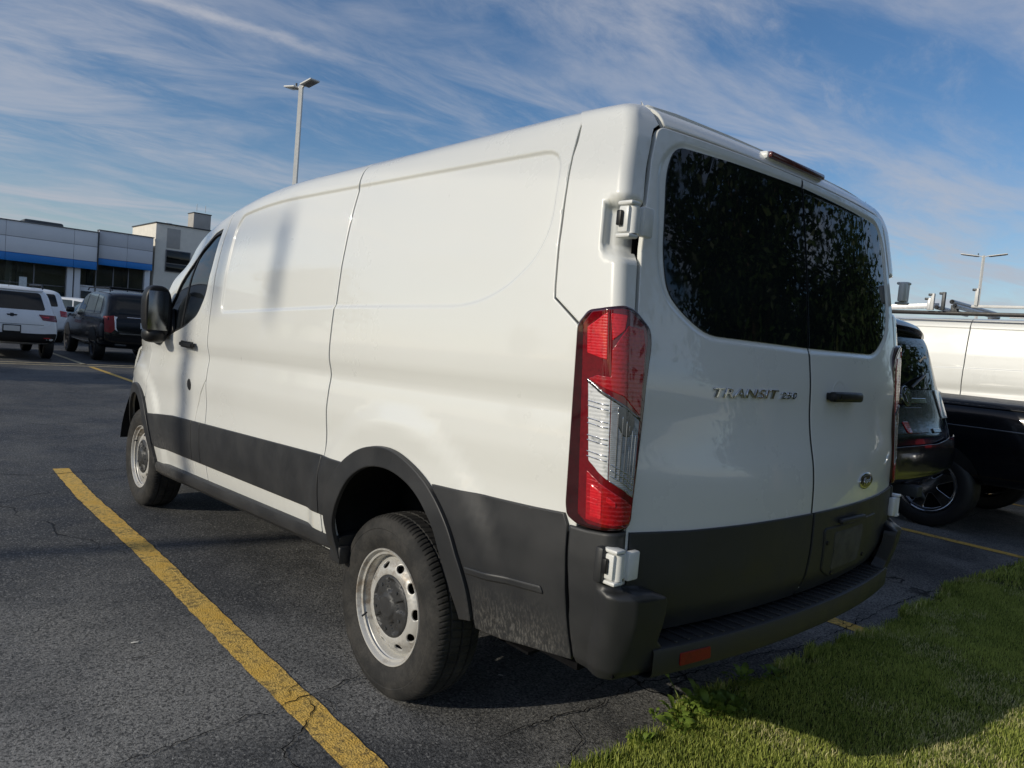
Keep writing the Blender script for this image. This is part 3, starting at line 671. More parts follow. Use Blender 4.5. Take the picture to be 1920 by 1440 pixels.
patch('rub_strip', yz(rnd([(-0.565, 0.690), (-0.575, 0.668), (-0.895, 0.700), (-0.885, 0.722)], 0.008)), side, PB_, van, 0.03, off=0.020, thick=0.012, bev=0.004)
# white lip and black running board under the doors
prof = [(-0.950, 0.012), (-0.966, 0.004), (-0.970, -0.020), (-0.962, -0.052), (-0.93, -0.080), (-0.86, -0.085), (-0.86, 0.02)]
V = []; F = []; ys = np.linspace(2.74, 0.29, 24); m = len(prof)
for y in ys: V += [(x, y, float(sill_t(y)) + z) for x, z in prof]
for i in range(len(ys) - 1):
    for k in range(m): F.append((i * m + k, (i + 1) * m + k, (i + 1) * m + (k + 1) % m, i * m + (k + 1) % m))
F += [tuple(range(m - 1, -1, -1)), tuple((len(ys) - 1) * m + k for k in range(m))]
mk('running_board', V, F, PB_, van, True, 30); mk('running_board', [(-x, y, z) for x, y, z in V], [q[::-1] for q in F], PB_, van, True, 30)
# mud-caked foot of the sill ahead of the rear wheel
box('sill_end', (-0.945, 0.315, 0.478), (0.055, 0.09, 0.075), PB_, van, 0.012); box('sill_end', (0.945, 0.315, 0.478), (0.055, 0.09, 0.075), PB_, van, 0.012)

# dark shell added behind the panels to block light; floor, wheel wells
IN = [*vtop_line(2.2, -0.85, 20), *[tuple(q) for q in yz([(-0.95, 1.9), (-0.98, 1.4), (-0.98, 0.55), (-0.62, 0.55)])], *[tuple(q) for q in yz([(q[0] * 1.0, q[1] + 0.03) for q in reversed(RA_OUT)])], *[tuple(q) for q in yz([(0.38, 0.48), (1.5, 0.44), (2.70, 0.42)])], *[tuple(q) for q in yz([(q[0], q[1] + 0.03) for q in reversed(FA_OUT) if q[0] < 3.2])], *[tuple(q) for q in yz([(3.3, 1.1), (2.9, 1.2), (2.6, 1.6)])]]
patch('blackout_panel', IN, side, 'dark_inside', van, 0.10, off=-0.030, thick=0.0, bev=0)
patch('blackout_rear', [(-0.92, 0.56), (0.92, 0.56), (0.90, 1.5), (0.83, 2.05), (-0.83, 2.05), (-0.90, 1.5)], rear, 'dark_inside', van, 0.08, off=-0.028, thick=0.0, bev=0, out=(0, -1, 0), mirror=False)
vf = [cube_vf((0, 1.55, 0.53), (1.24, 5.2, 0.10)), cube_vf((0, 1.52, 0.52), (1.86, 2.30, 0.09)), cube_vf((0, -0.86, 0.56), (1.80, 0.52, 0.08)), cube_vf((0.60, 1.5, 0.42), (0.16, 4.6, 0.12)), cube_vf((-0.60, 1.5, 0.42), (0.16, 4.6, 0.12))]
V, F = merge(vf); mk('underbody', V, F, 'dark_inside', van)
for yc, yr0 in ((-0.10, RA_OUT), (3.24, FA_OUT)):
    for sg in (1, -1):
        L_ = [(q[0], q[1] - 0.015) for q in yr0]; n = len(L_)
        V = [(-sg * 0.945, a, b) for a, b in L_] + [(-sg * 0.62, a, b) for a, b in L_] + [(-sg * 0.62, yc, 0.45)]
        F = [(i, i + 1, n + i + 1, n + i) for i in range(n - 1)] + [(n + i, n + i + 1, 2 * n) for i in range(n - 1)]
        mk('wheel_well', V, F, 'wheel_well', van, True, 40)
tube('rear_axle', [(-0.66, 0, 0.34), (-0.2, 0, 0.34), (0, 0, 0.34), (0.2, 0, 0.34), (0.66, 0, 0.34)], [.045, .05, .14, .05, .045], 'dark_inside', van, 12)
tube('exhaust_pipe', [(0.25, 2.6, 0.36), (0.30, 1.0, 0.36), (0.42, 0.3, 0.40), (0.45, -0.6, 0.42), (0.62, -0.95, 0.40)], 0.032, 'dark_metal', van, 10)
for sg in (1, -1):
    V, F = merge([cube_vf((-sg * 0.60, 0.05, 0.30 + 0.012 * k), (0.07, 1.15 - 0.25 * k, 0.010)) for k in range(3)]); mk('leaf_spring', V, F, 'dark_inside', van)

# wheels
def make_wheel(dual=False):
    X0 = -0.925
    whl = None
    prof = [(.028, .214), (.020, .222), (.012, .236), (.004, .258), (.001, .276), (.0, .288), (.003, .3), (.0015, .303), (.005, .315), (.012, .331), (.022, .343), (.031, .349), (.042, .3525), (.060, .3545), (.0625, .347), (.069, .347), (.0715, .3555), (.109, .357), (.1115, .348), (.1185, .348), (.121, .357), (.158, .3555), (.1605, .347), (.167, .347), (.1695, .3545), (.187, .3525), (.198, .349), (.207, .343), (.217, .331), (.226, .31), (.229, .285), (.224, .25), (.209, .222), (.2, .214)]
    n = 420; V = []; F = []; m = len(prof)
    for k in range(n):
        t = 2 * math.pi * k / n
        for i, (a, r_) in enumerate(prof):
            tt = t + 0.02 * math.sin(40 * (a - .11)); rr = r_
            blk = (k % 4 == 0)
            if 10 <= i <= 13 or 24 <= i <= 27:
                if blk: rr -= 0.004 if i in (11, 12, 13, 24, 25, 26) else 0.002
            elif i in (16, 17, 20, 21) and k % 6 == 3: rr -= 0.004
            V.append((X0 + a, rr * math.cos(tt), rr * math.sin(tt)))
    for k in range(n):
        k2 = (k + 1) % n
        for i in range(m - 1): F.append((k * m + i, k2 * m + i, k2 * m + i + 1, k * m + i + 1))
    tyre = (V, F)
    rimV, rimF = lathe_x([(X0 + a, r_) for a, r_ in ((.034, .2), (.030, .2175), (.019, .224), (.015, .2225), (.016, .2175), (.024, .2125), (.040, .207), (.046, .199), (.060, .196), (.075, .194), (.092, .193), (.2, .196), (.21, .214))], 96)
    return tyre, (rimV, rimF)
(TV, TF), (RV, RF) = make_wheel()
def rim_disc(u, v):
    r_ = np.hypot(u, v); a = np.interp(r_, [0, .06, .10, .125, .142, .159, .175, .188, .197], [.046, .046, .046, .036, .036, .043, .058, .072, .078]); return np.stack([-0.925 + a, u, v], 1)
def cap_disc(u, v):
    r_ = np.hypot(u, v); th = np.arctan2(v, u)
    a = np.interp(r_, [0, .037, .042, .049, .053, .104, .116, .124], [.016, .016, .017, .022, .024, .028, .032, .042])
    lobe = sstep(0.25, 0.55, np.cos(5 * th)) * sstep(.058, .068, r_) * sstep(.112, .100, r_); a = a + 0.011 * lobe
    return np.stack([-0.925 + a, u, v], 1)
circ = lambda r_, n=64: [(r_ * math.cos(t), r_ * math.sin(t)) for t in np.linspace(0, 2 * math.pi, n, endpoint=False)]
holes = []
for k in range(10):
    a0 = 2 * math.pi * (k + 0.3) / 10; c, s = math.cos(a0), math.sin(a0)
    holes.append([((.159 + .0135 * math.cos(t)) * c - .021 * math.sin(t) * s, (.159 + .0135 * math.cos(t)) * s + .021 * math.sin(t) * c) for t in np.linspace(0, 2 * math.pi, 18, endpoint=False)])
def place_wheel(x_sign, y):
    o = mk('wheel', RV, RF, 'steel_wheel', van, True, 40)
    parts = [mk('tyre', TV, TF, 'tyre_rubber', o, True, 28), patch('rim_disc', circ(.196), rim_disc, 'steel_wheel', o, 0.012, holes=holes + [circ(.05, 24)], thick=0.006, bev=0.002, mirror=False),
             patch('hub_cap', circ(.1235, 56), cap_disc, 'hub_plastic', o, 0.008, thick=0.012, bev=0.002, mirror=False)]
    V, F = lathe_x([(-.80, .01), (-.80, .17), (-.72, .17)], 32); parts.append(mk('brake_drum', V, F, 'dark_inside', o, True))
    parts.append(tube('valve_stem', [(-.885, .13, -.135), (-.905, .128, -.150)], 0.004, 'rubber_black', o, 8))
    for kk_ in range(5):
        t = 2 * math.pi * (kk_ + .5) / 5; V, F = lathe_x([(-.903, .001), (-.903, .006), (-.895, .007)], 8); parts.append(mk('cap_bolt', [(x, yy + .088 * math.cos(t), zz + .088 * math.sin(t)) for x, yy, zz in V], F, 'dark_metal', o, True, 30))
    return o
w0 = place_wheel(1, 0)
def copy_tree(o, parent=None):
    c = o.copy(); COL.objects.link(c); c.parent = parent
    for ch in list(o.children): copy_tree(ch, c)
    return c
w0.location = (0, 0, 0.347); w0.rotation_euler = (R(20), 0, 0)
for sx, y, rx, steer in ((1, 3.30, 75, 0), (-1, 0, 140, 0), (-1, 3.30, 200, 0)):
    c = copy_tree(w0, van); c.location = (0, y, 0.347); c.rotation_euler = (R(rx), 0, 0 if sx > 0 else math.pi)

# ------------------------------------------------------------------ the van's rear
# door skins meet at x = 0; each carries its window, cladding and hinges
DL = [(-0.0055, 2.068), (-0.353, 2.067), *[tuple(q) for q in rnd([(-0.60, 2.064), (-0.776, 2.063), (-0.812, 1.955), (-0.82, 1.90)], [0, .032, .03, 0])][1:-1], (-0.837, 1.829), (-0.861, 1.704), (-0.879, 1.515), (-0.842, 1.470), (-0.841, 1.440), (-0.891, 0.945), (-0.888, 0.75), (-0.865, 0.675), (-0.80, 0.642), (-0.0055, 0.642)]
def mir(P): return [(-a, b) for a, b in P]
def doorf(x, z):
    q = rear(x, z)
    # pressed frame round the window and a shallow field round the number plate height
    d = sdist(np.stack([np.abs(x), z], 1), FR); ins = inside(np.stack([np.abs(x), z], 1), FR)
    q[:, 1] += 0.006 * sstep(0.0, 0.020, np.where(ins, d, 0)); return q
FR = rnd([(-0.02, 2.048), (0.700, 2.044), (0.790, 1.96), (0.812, 1.66), (0.778, 1.56), (0.62, 1.462), (-0.02, 1.455)], [0, .07, .08, .08, .08, .08, 0])
GL = rnd([(0.006, 2.037), (0.44, 2.030), (0.705, 2.020), (0.747, 1.94), (0.776, 1.70), (0.762, 1.59), (0.695, 1.535), (0.590, 1.482), (0.006, 1.477)], [.004, 0, .06, .05, .08, .06, .04, .07, .004])
doors = []
for sg in (-1, 1):
    Pd = DL if sg < 0 else mir(DL)
    d = patch('rear_door', Pd, doorf, PW_, van, 0.03, out=(0, -1, 0), feats=[[(sg * a, b) for a, b in FR]], mirror=False); doors.append(d)
    Gp = [(sg * a, b) for a, b in GL]
    patch('window_glass', Gp, doorf, 'tinted_glass', d, 0.04, off=0.0035, thick=0.010, bev=0.001, out=(0, -1, 0), mirror=False)
    Cl = [(sg * 0.0065, 0.915), (sg * 0.40, 0.916), (sg * 0.66, 0.918), (sg * 0.884, 0.926), (sg * 0.881, 0.75), (sg * 0.862, 0.662), (sg * 0.795, 0.618), (sg * 0.0065, 0.618)]
    def cladf(x, z): q = rear(x, z); q[:, 1] += 0.012 * sstep(0.70, 0.62, z); return q
    patch('door_cladding', Cl, cladf, PB_, d, 0.035, off=0.009, out=(0, -1, 0), mirror=False)
    # hinges
    for zc_, yh, nm in ((1.765, -1.070, 'upper'), (0.842, -1.132, 'lower')):
        hx = 0.936
        V, F = ringtube([(sg * hx, yh, zc_ - 0.036), (sg * hx, yh, zc_ + 0.036)], 0.0145, 16); hg = mk('door_hinge', V, F, 'hinge_white', d, True, 40)
        for dz_ in (-0.043, 0.043): box('hinge_knuckle', (sg * (hx + 0.006), yh + 0.012, zc_ + dz_), (0.040, 0.050, 0.012), 'hinge_white', hg, 0.006)
        box('hinge_leaf', (sg * 0.889, yh - 0.006, zc_), (0.046, 0.022, 0.080), 'hinge_white', hg, 0.006)
        box('hinge_link', (sg * 0.915, yh + 0.004, zc_), (0.04, 0.02, 0.07), 'hinge_white', hg, 0.004)
        box('hinge_body', (sg * (hx + 0.010), yh + 0.014, zc_), (0.030, 0.034, 0.070), 'hinge_white', hg, 0.005)
        box('hinge_stop', (sg * (hx + 0.030), yh + 0.020, zc_ + 0.002), (0.014, 0.016, 0.040), 'satin_black', hg, 0.003)
        box('hinge_pocket', (sg * (hx + 0.002), yh + 0.040, zc_), (0.075, 0.03, 0.10), PB_, hg, 0.01) if nm == 'lower' else None
dL, dR = doors
patch('door_seal', [(-0.0062, 2.064), (0.0062, 2.064), (0.0062, 0.625), (-0.0062, 0.625)], doorf, PB_, dL, 0.03, off=-0.0015, thick=0.02, bev=0, out=(0, -1, 0), mirror=False)
def on_rear(u, v, w, x0, z0, k=0.0): x = x0 + u; z = z0 + v; return (x, float(ry(x, z)) - 0.0035 - w + k, z)
text_mesh('model_lettering', 'TRANSIT', lambda u, v, w: on_rear(u, v, w, -0.571, 1.3035), 0.040, 'chrome', dL, 0.003, 0.25, width=0.348, space=1.08, bevel=0.0006)
text_mesh('model_number', '250', lambda u, v, w: on_rear(u, v, w, -0.212, 1.3035), 0.031, 'chrome', dL, 0.003, 0.25, width=0.104, bevel=0.0004, space=1.12)
# pull, keyhole and oval emblem on the right-hand door
yy = float(ry(0.23, 1.315)); box('door_handle', (0.23, yy - 0.026, 1.315), (0.235, 0.030, 0.036), 'satin_black', dR, 0.011, seg=3)
for x_ in (0.135, 0.325): box('handle_post', (x_, yy - 0.008, 1.315), (0.028, 0.026, 0.026), 'satin_black', dR, 0.006)
tube('keyhole', [(0.150, yy - 0.040, 1.315), (0.150, yy - 0.043, 1.315)], 0.008, 'dark_chrome', dR, 14)
def cupr(x, z): q = rear(x, z); d = np.hypot((x - .23) * .8, z - 1.322); q[:, 1] += 0.014 * sstep(0.05, 0.0, d); return q
patch('handle_cup', [(0.23 + .062 * math.cos(t), 1.322 + .052 * math.sin(t)) for t in np.linspace(0, 2 * math.pi, 28, endpoint=False)], cupr, PW_, dR, 0.012, off=0.0012, thick=0.001, bev=0, out=(0, -1, 0), mirror=False)
ell = lambda a, b, n=40: [(0.472 + a * math.cos(t), 0.992 + b * math.sin(t)) for t in np.linspace(0, 2 * math.pi, n, endpoint=False)]
em = patch('oval_emblem', ell(.076, .031), rear, 'chrome', dR, 0.012, off=0.007, thick=0.007, bev=0.003, out=(0, -1, 0), mirror=False)
patch('emblem_field', ell(.067, .0235), rear, 'paint_navy', em, 0.012, off=0.0085, thick=0.003, bev=0.001, out=(0, -1, 0), mirror=False)
text_mesh('emblem_script', 'Ford', lambda u, v, w: on_rear(u, v, w, 0.427, 0.982, -0.0055), 0.034, 'chrome', em, 0.0008, 0.35, width=0.088)
# number plate panel (no plate fitted)
PL = rnd([(0.085, 0.852), (0.610, 0.852), (0.625, 0.755), (0.54, 0.665), (0.20, 0.660), (0.105, 0.70)], .02)
pl = patch('plate_panel', PL, rear, PB_, dR, 0.03, off=0.015, thick=0.012, bev=0.004, out=(0, -1, 0), mirror=False)
patch('plate_backing', rnd([(0.165, 0.830), (0.440, 0.830), (0.440, 0.690), (0.185, 0.690)], .015), rear, 'plate_backing', pl, 0.03, off=0.0165, thick=0.004, bev=0.001, out=(0, -1, 0), mirror=False)
for x_, z_ in ((0.11, 0.80), (0.20, 0.675), (0.50, 0.70)): q = float(ry(x_, z_)); tube('plate_screw', [(x_, q - 0.014, z_), (x_, q - 0.020, z_)], 0.008, 'rubber_black', pl, 10)
box('plate_lamp', (0.30, float(ry(0.3, .865)) - 0.022, 0.868), (0.20, 0.022, 0.018), PB_, pl, 0.006)

# tail lamps
LO = [s_y(-0.947, 1.480), s_y(-0.978, 1.520), s_x(-0.935, 1.537), s_x(-0.893, 1.530), s_x(-0.838, 1.484), s_x(-0.832, 1.445), s_x(-0.880, 0.952), s_x(-0.892, 0.938), s_x(-0.945, 0.933), s_y(-1.040, 0.926), s_y(-1.0, 0.927), s_y(-0.962, 0.945), s_y(-0.955, 0.975)]
LO = rnd(LO, [.015, .015, .008, .02, .015, .02, .01, .01, .02, .02, .02, .012, .02])
def ab(a, b):
    z = 1.537 - b * (1.537 - 0.930); v = float(Vof(-1.0, z)); sl = np.interp(b, [0, 1], [-0.118, -0.118]); sr = np.interp(b, [0, 0.15, 1], [0.112, 0.117, 0.066])
    return (float(np.interp(a, [0, 0.42, 1], [sl, -0.020, sr])), v)
def lampf(s, v):
    s = np.asarray(s, float); v = np.asarray(v, float); va, vb = 0.89, 1.49; k = (v - va) / (vb - va)
    za, ia, ra, wa, Ya = corner_par(np.array([va])); zb_, ib, rb, wb_, Yb = corner_par(np.array([vb])); r = 0.042
    z = za[0] + (zb_[0] - za[0]) * k; Ye = Ya[0] + (Yb[0] - Ya[0]) * k; Wb = (wv(va) + (wv(vb) - wv(va)) * k) + 0.004; Wc = Wb - rtaper(Ye + r)
    y1 = Ye - s; x1 = -(Wb - rtaper(y1)); a = np.clip((s + r) / (2 * r), 0, 1) * np.pi / 2; x2 = -Wc + r - r * np.cos(a); y2 = Ye + r - r * np.sin(a); x3 = -Wc + s; y3 = Ye + (ry(x3, z) - ry(-(Wc - r), z))
    return np.stack([np.where(s < -r, x1, np.where(s > r, x3, x2)), np.where(s < -r, y1, np.where(s > r, y3, y2)), z], 1)
lamps = patch('tail_lamp', LO, lampf, 'lens_rim', van, 0.014, off=0.016, thick=0.03, bev=0.005, out=(-1, -1, 0))
def facet(name, pts, mat, off=0.0195, h=0.015, r=0.004, thick=0.003, bev=0.0012):
    Pq = rnd([ab(a, b) for a, b in pts], r)
    for o, sg in zip(lamps, (1, -1)):
        def ff(s, v, sg=sg): q = lampf(s, v); q[:, 0] *= sg; return q
        patch(name, Pq, ff, mat, o, h, off=off, thick=thick, bev=bev, out=(-sg, -1, 0), mirror=False)
facet('red_lens', [(.075, .09), (.20, .035), (.56, .018), (.68, .022), (.93, .09), (.955, .14), (.945, .95), (.86, .985), (.20, .985), (.06, .95)], 'lens_deep_red', 0.0175, r=.006)
facet('side_reflector', [(.14, .105), (.42, .035), (.42, .245), (.145, .22)], 'lens_bright_red')
facet('upper_lens', [(.45, .04), (.63, .045), (.60, .11), (.47, .16)], 'lens_bright_red')
facet('brake_lens', [(.47, .20), (.64, .09), (.88, .10), (.92, .18), (.92, .485), (.62, .40), (.17, .335), (.30, .315), (.47, .32)], 'lens_red')
facet('reverse_lens', [(.17, .348), (.47, .402), (.47, .775), (.20, .70)], 'lens_clear')
facet('turn_lens', [(.48, .404), (.92, .505), (.92, .850), (.48, .777)], 'lens_smoke')
facet('lens_edge', [(.155, .335), (.17, .335), (.93, .495), (.93, .508), (.16, .350)], 'dark_chrome', 0.0212, r=0.001)
facet('lower_lens', [(.18, .745), (.92, .885), (.90, .965), (.60, .975), (.18, .965)], 'lens_red')
facet('lower_reflector', [(.24, .80), (.40, .83), (.40, .95), (.24, .945)], 'lens_bright_red', 0.0212)
facet('lower_reflector', [(.46, .845), (.60, .87), (.60, .895), (.46, .87)], 'lens_bright_red', 0.0212)
for b_ in (.43, .452, .508, .53, .583, .605, .655, .677): facet('lens_rib', [(.18, b_), (.45, b_ + .012), (.45, b_ + .0165), (.18, b_ + .005)], 'chrome', 0.0215, 0.012, 0.0, 0.004, 0.0008)
for k_, a_ in enumerate((.56, .62, .68, .74, .80, .86)): facet('lens_prism', [(a_, .47 + .02 * k_), (a_ + .012, .47 + .02 * k_), (a_ + .012, .76 + .012 * k_), (a_, .76 + .012 * k_)], 'chrome', 0.0212, 0.012, 0.0, 0.003, 0.0008)
facet('bulb_bowl', [(.56, .44), (.74, .455), (.84, .50), (.80, .57), (.66, .585), (.56, .53)], 'dark_chrome', 0.0205, r=.012)
for b_ in (.72, .745, .77, .795): facet('lens_prism', [(.50, b_ - .02), (.90, b_ + .045), (.90, b_ + .050), (.50, b_ - .015)], 'chrome', 0.0212, 0.012, 0.0, 0.003, 0.0008)
for b_ in (.78, .80, .86, .88): facet('lens_rib', [(.20, b_), (.36, b_ + .006), (.36, b_ + .009), (.20, b_ + .003)], 'lens_bright_red', 0.0225, 0.012, 0.0, 0.004, 0.0008)

# bumper: corner towers, step and reflectors
def bum(s, v):
    q = pil(s, v); z = q[:, 2]; z_, i_, r_, w_, Ye = corner_par(np.asarray(v, float)); a = np.clip((s + r_) / (2 * r_), 0, 1) * np.pi / 2
    off = 0.012 + 0.060 * sstep(0.778, 0.756, z) * sstep(-0.03, 0.035, s) - 0.016 * sstep(0.545, 0.50, z)
    return q + np.stack([-np.cos(a) * off, -np.sin(a) * off, 0 * off], 1)
BP = [s_y(-0.970, 0.918), s_y(-1.03, 0.918), s_x(-0.90, 0.930), s_x(-0.897, 0.80), s_x(-0.897, 0.782), s_x(-0.83, 0.776), s_x(-0.800, 0.765), s_x(-0.792, 0.74), s_x(-0.786, 0.62), s_x(-0.760, 0.598), s_x(-0.757, 0.51), s_x(-0.90, 0.505), s_y(-1.03, 0.508), s_y(-0.992, 0.515), s_y(-0.983, 0.655), s_y(-0.976, 0.80)]
corner_b = patch('bumper_corner', BP, bum, PB_, van, 0.016, thick=0.045, bev=0.005, out=(-1, -1, 0))
def by(x): return -1.247 + 0.062 * (abs(x) / 0.76) ** 2.2
prof = [(0.17, 0.594), (0.16, 0.600), (0.012, 0.601), (0.003, 0.597), (0.0, 0.588), (0.001, 0.530), (0.006, 0.519), (0.018, 0.513), (0.12, 0.500), (0.20, 0.50)]
V = []; F = []; m = len(prof); xs = np.linspace(-0.80, 0.80, 40)
for x in xs: V += [(x, by(x) + a, b) for a, b in prof]
for i in range(len(xs) - 1):
    for k in range(m - 1): F.append((i * m + k, i * m + k + 1, (i + 1) * m + k + 1, (i + 1) * m + k))
bst = mk('bumper_step', V, F, PB_, van, True, 32)
for x in np.arange(-0.70, 0.71, 0.05):
    for _k3 in (0,): box('step_rib', (x, by(x) + 0.075, 0.6035), (0.011, 0.125, 0.007), PB_, bst, 0.003)
for sg in (-1,):
    Pq = rnd([(-0.700, 0.576), (-0.575, 0.576), (-0.571, 0.540), (-0.698, 0.538)], .006)
    def bf(x, z, sg=sg): return np.stack([sg * x * -1 if sg > 0 else x, np.array([by(k) for k in x]), z], 1)
    patch('rear_reflector', Pq, bf, 'reflector_red', bst, 0.02, off=0.003, thick=0.004, bev=0.001, out=(0, -1, 0), mirror=False)
# high-level brake lamp
hb = box('high_brake_lamp', (-0.022, -1.024, 2.108), (0.385, 0.020, 0.022), 'brake_lens', van, 0.008)
box('lamp_housing', (-0.022, -0.995, 2.107), (0.400, 0.055, 0.030), PW_, hb, 0.012)

# ------------------------------------------------------------------ ground, markings, lawn
gr = mk('asphalt_ground', [(-300, -300, 0), (300, -300, 0), (300, 300, 0), (-300, 300, 0)], [(0, 1, 2, 3)], 'asphalt'); tag(gr, kind='structure')
def line_strip(name, pts, w, mat, z=0.004, parent=None, jit=0.004, seg=0.12):
    pts = [np.array(p, float) for p in pts]; out = []
    for a, b in zip(pts[:-1], pts[1:]):
        n = max(1, int(np.linalg.norm(b - a) / seg)); out += [a + (b - a) * k / n for k in range(n)]
    out.append(pts[-1]); out = np.array(out); t = np.gradient(out, axis=0); t /= np.linalg.norm(t, axis=1)[:, None]; nn = np.stack([-t[:, 1], t[:, 0]], 1)
    ww = w if hasattr(w, '__call__') else (lambda k: w); V = []
    for k, (p, q) in enumerate(zip(out, nn)):
        f_ = k / max(1, len(out) - 1); h1 = ww(f_) / 2 + random.uniform(-jit, jit); h2 = ww(f_) / 2 + random.uniform(-jit, jit)
        V += [(p[0] + q[0] * h1, p[1] + q[1] * h1, z), (p[0] - q[0] * h2, p[1] - q[1] * h2, z)]
    F = [(2 * k, 2 * k + 1, 2 * k + 3, 2 * k + 2) for k in range(len(out) - 1)]
    o = mk(name, V, F, mat, parent)
    if o.data.polygons[0].normal.z < 0: o.data.flip_normals()
    return o
for x0, x1 in ((-1.172, -1.205),):
    tag(line_strip('parking_line', [(x0 + 0.035, 4.70), (x0, 3.6), (-1.165, 2.2), (-1.195, 0.6), (x1, -0.80)], 0.122, 'yellow_road_paint', seg=0.05), kind='structure')
for x0 in (1.66, 4.66, 7.58, 10.5, 13.4): tag(line_strip('parking_line', [(x0 + 0.06, 4.7), (x0, -0.83)], 0.105, 'yellow_road_paint', seg=0.08), kind='structure')
for y0 in (15.75, 16.25): tag(line_strip('parking_line', [(-12, y0), (26, y0 + 0.3)], 0.12, 'faded_road_paint', seg=0.4), kind='structure')
for k in range(-3, 6):
    tag(line_strip('parking_line', [(1.43 + 2.9 * k, 15.7), (1.46 + 2.9 * k, 11.0)], 0.105, 'yellow_road_paint', seg=0.3), kind='structure')
    tag(line_strip('parking_line', [(1.43 + 2.9 * k, 16.3), (1.40 + 2.9 * k, 21.2)], 0.105, 'faded_road_paint', seg=0.3), kind='structure')
# cracks: jagged open joints in the asphalt and through the paint
def jag(pts, amp=0.010, step=0.022):
    out = []
    for a, b in zip(pts[:-1], pts[1:]):
        a, b = np.array(a), np.array(b); n = max(1, int(np.linalg.norm(b - a) / step)); t = (b - a) / np.linalg.norm(b - a); q = np.array([-t[1], t[0]])
        for k in range(n): out.append(a + (b - a) * k / n + q * random.uniform(-amp, amp) * (k > 0))
    out.append(np.array(pts[-1])); return out
CR = [([(-0.962, -0.522), (-0.812, -0.506), (-0.659, -0.503), (-0.395, -0.517), (-0.268, -0.55), (-0.146, -0.527), (-0.068, -0.538), (0.053, -0.505), (0.129, -0.524), (0.234, -0.559), (0.5, -0.60), (0.863, -0.647), (1.054, -0.697), (1.206, -0.714), (1.395, -0.709), (1.556, -0.722), (2.2, -0.70), (3.0, -0.73)], 0.0065),
      ([(-0.334, -0.459), (-0.255, -0.442), (-0.157, -0.441), (0.05, -0.41)], 0.004), ([(-0.80, 0.19), (-0.893, 0.165), (-1.07, 0.127), (-1.159, 0.123), (-1.25, 0.105), (-1.334, 0.068), (-1.394, 0.107), (-1.455, 0.086), (-1.574, 0.062), (-1.9, 0.02)], 0.0055),
      ([(-1.159, 0.123), (-1.179, 0.009), (-1.268, -0.08), (-1.326, -0.131), (-1.381, -0.16), (-1.388, -0.253), (-1.36, -0.5)], 0.006), ([(1.054, -0.697), (0.925, -0.753)], 0.006), ([(-0.68, -0.82), (-0.577, -0.72), (-0.468, -0.669), (-0.42, -0.54)], 0.005),
      ([(-1.623, 0.756), (-1.571, 0.759), (-1.497, 0.761)], 0.005), ([(-2.3, 4.72), (-1.574, 4.583), (-1.375, 4.478), (-0.6, 4.55)], 0.010), ([(-2.1, 0.38), (-1.886, 0.413), (-1.766, 0.435), (-1.59, 0.426), (-1.484, 0.459)], 0.0025), ([(-1.21, 0.14), (-1.19, 0.20), (-1.13, 0.24), (-1.08, 0.23)], 0.004), ([(-1.13, 0.12), (-1.10, 0.04), (-1.13, -0.05)], 0.0035),
      ([(-0.62, -0.32), (-0.45, -0.38), (-0.30, -0.36)], 0.003), ([(0.53, -0.605), (0.62, -0.70), (0.60, -0.80)], 0.004), ([(1.62, -0.70), (1.70, -0.66), (1.78, -0.70), (1.9, -0.66)], 0.006)]
for pts, wd in CR: line_strip('asphalt_crack', jag(pts), lambda f_, wd=wd: 0.62 * wd * (0.55 + 0.9 * abs(math.sin(17 * f_ + wd * 900))) * min(1, 6 * min(f_, 1 - f_) + 0.25), 'dark_inside', 0.0065, gr, 0.0006, 0.03)
# a few bits of litter: pale leaf scraps on the asphalt
def edge_y(x): return -0.80 + 0.035 * np.sin(2.1 * x + 0.6) + 0.022 * np.sin(6.3 * x) + 0.014 * np.sin(17.0 * x + 1.0) - 0.06 * sstep(2.6, 5.0, x)
xs = np.concatenate([np.linspace(-40, -2.2, 30), np.linspace(-2.1, 5, 220), np.linspace(5.3, 70, 40)])
V = [(x, float(edge_y(np.array(x))), 0.006) for x in xs] + [(x, float(edge_y(np.array(x))) - 0.10, 0.030) for x in xs] + [(x, -26.0, 0.05) for x in xs]; n = len(xs)
F = [(n + i, n + i + 1, i + 1, i) for i in range(n - 1)] + [(2 * n + i, 2 * n + i + 1, n + i + 1, n + i) for i in range(n - 1)]
tag(mk('lawn', V, F, 'lawn_soil', None, True), kind='structure')
def lawn_z(x, y): return 0.006 + 0.024 * np.clip((edge_y(x) - y) / 0.10, 0, 1)
def blades(x, y, hmin, hmax, wmin, wmax):
    n = len(x); a = rng.uniform(0, 2 * np.pi, n); h = rng.uniform(hmin, hmax, n) * (0.75 + 0.5 * rng.random(n)); w = rng.uniform(wmin, wmax, n); lean = rng.normal(0, 0.42, n) ; la = rng.uniform(0, 2 * np.pi, n)
    z = lawn_z(x, y) - 0.004; dx, dy = np.cos(a) * w / 2, np.sin(a) * w / 2; lx, ly = np.cos(la) * lean * h, np.sin(la) * lean * h
    V = np.empty((n, 5, 3))
    V[:, 0] = np.stack([x - dx, y - dy, z], 1); V[:, 1] = np.stack([x + dx, y + dy, z], 1)
    V[:, 2] = np.stack([x + dx * .85 + lx * .35, y + dy * .85 + ly * .35, z + h * .58], 1); V[:, 3] = np.stack([x - dx * .85 + lx * .35, y - dy * .85 + ly * .35, z + h * .58], 1)
    V[:, 4] = np.stack([x + lx, y + ly, z + h * np.sqrt(np.clip(1 - 0.4 * lean ** 2, .25, 1))], 1); return V
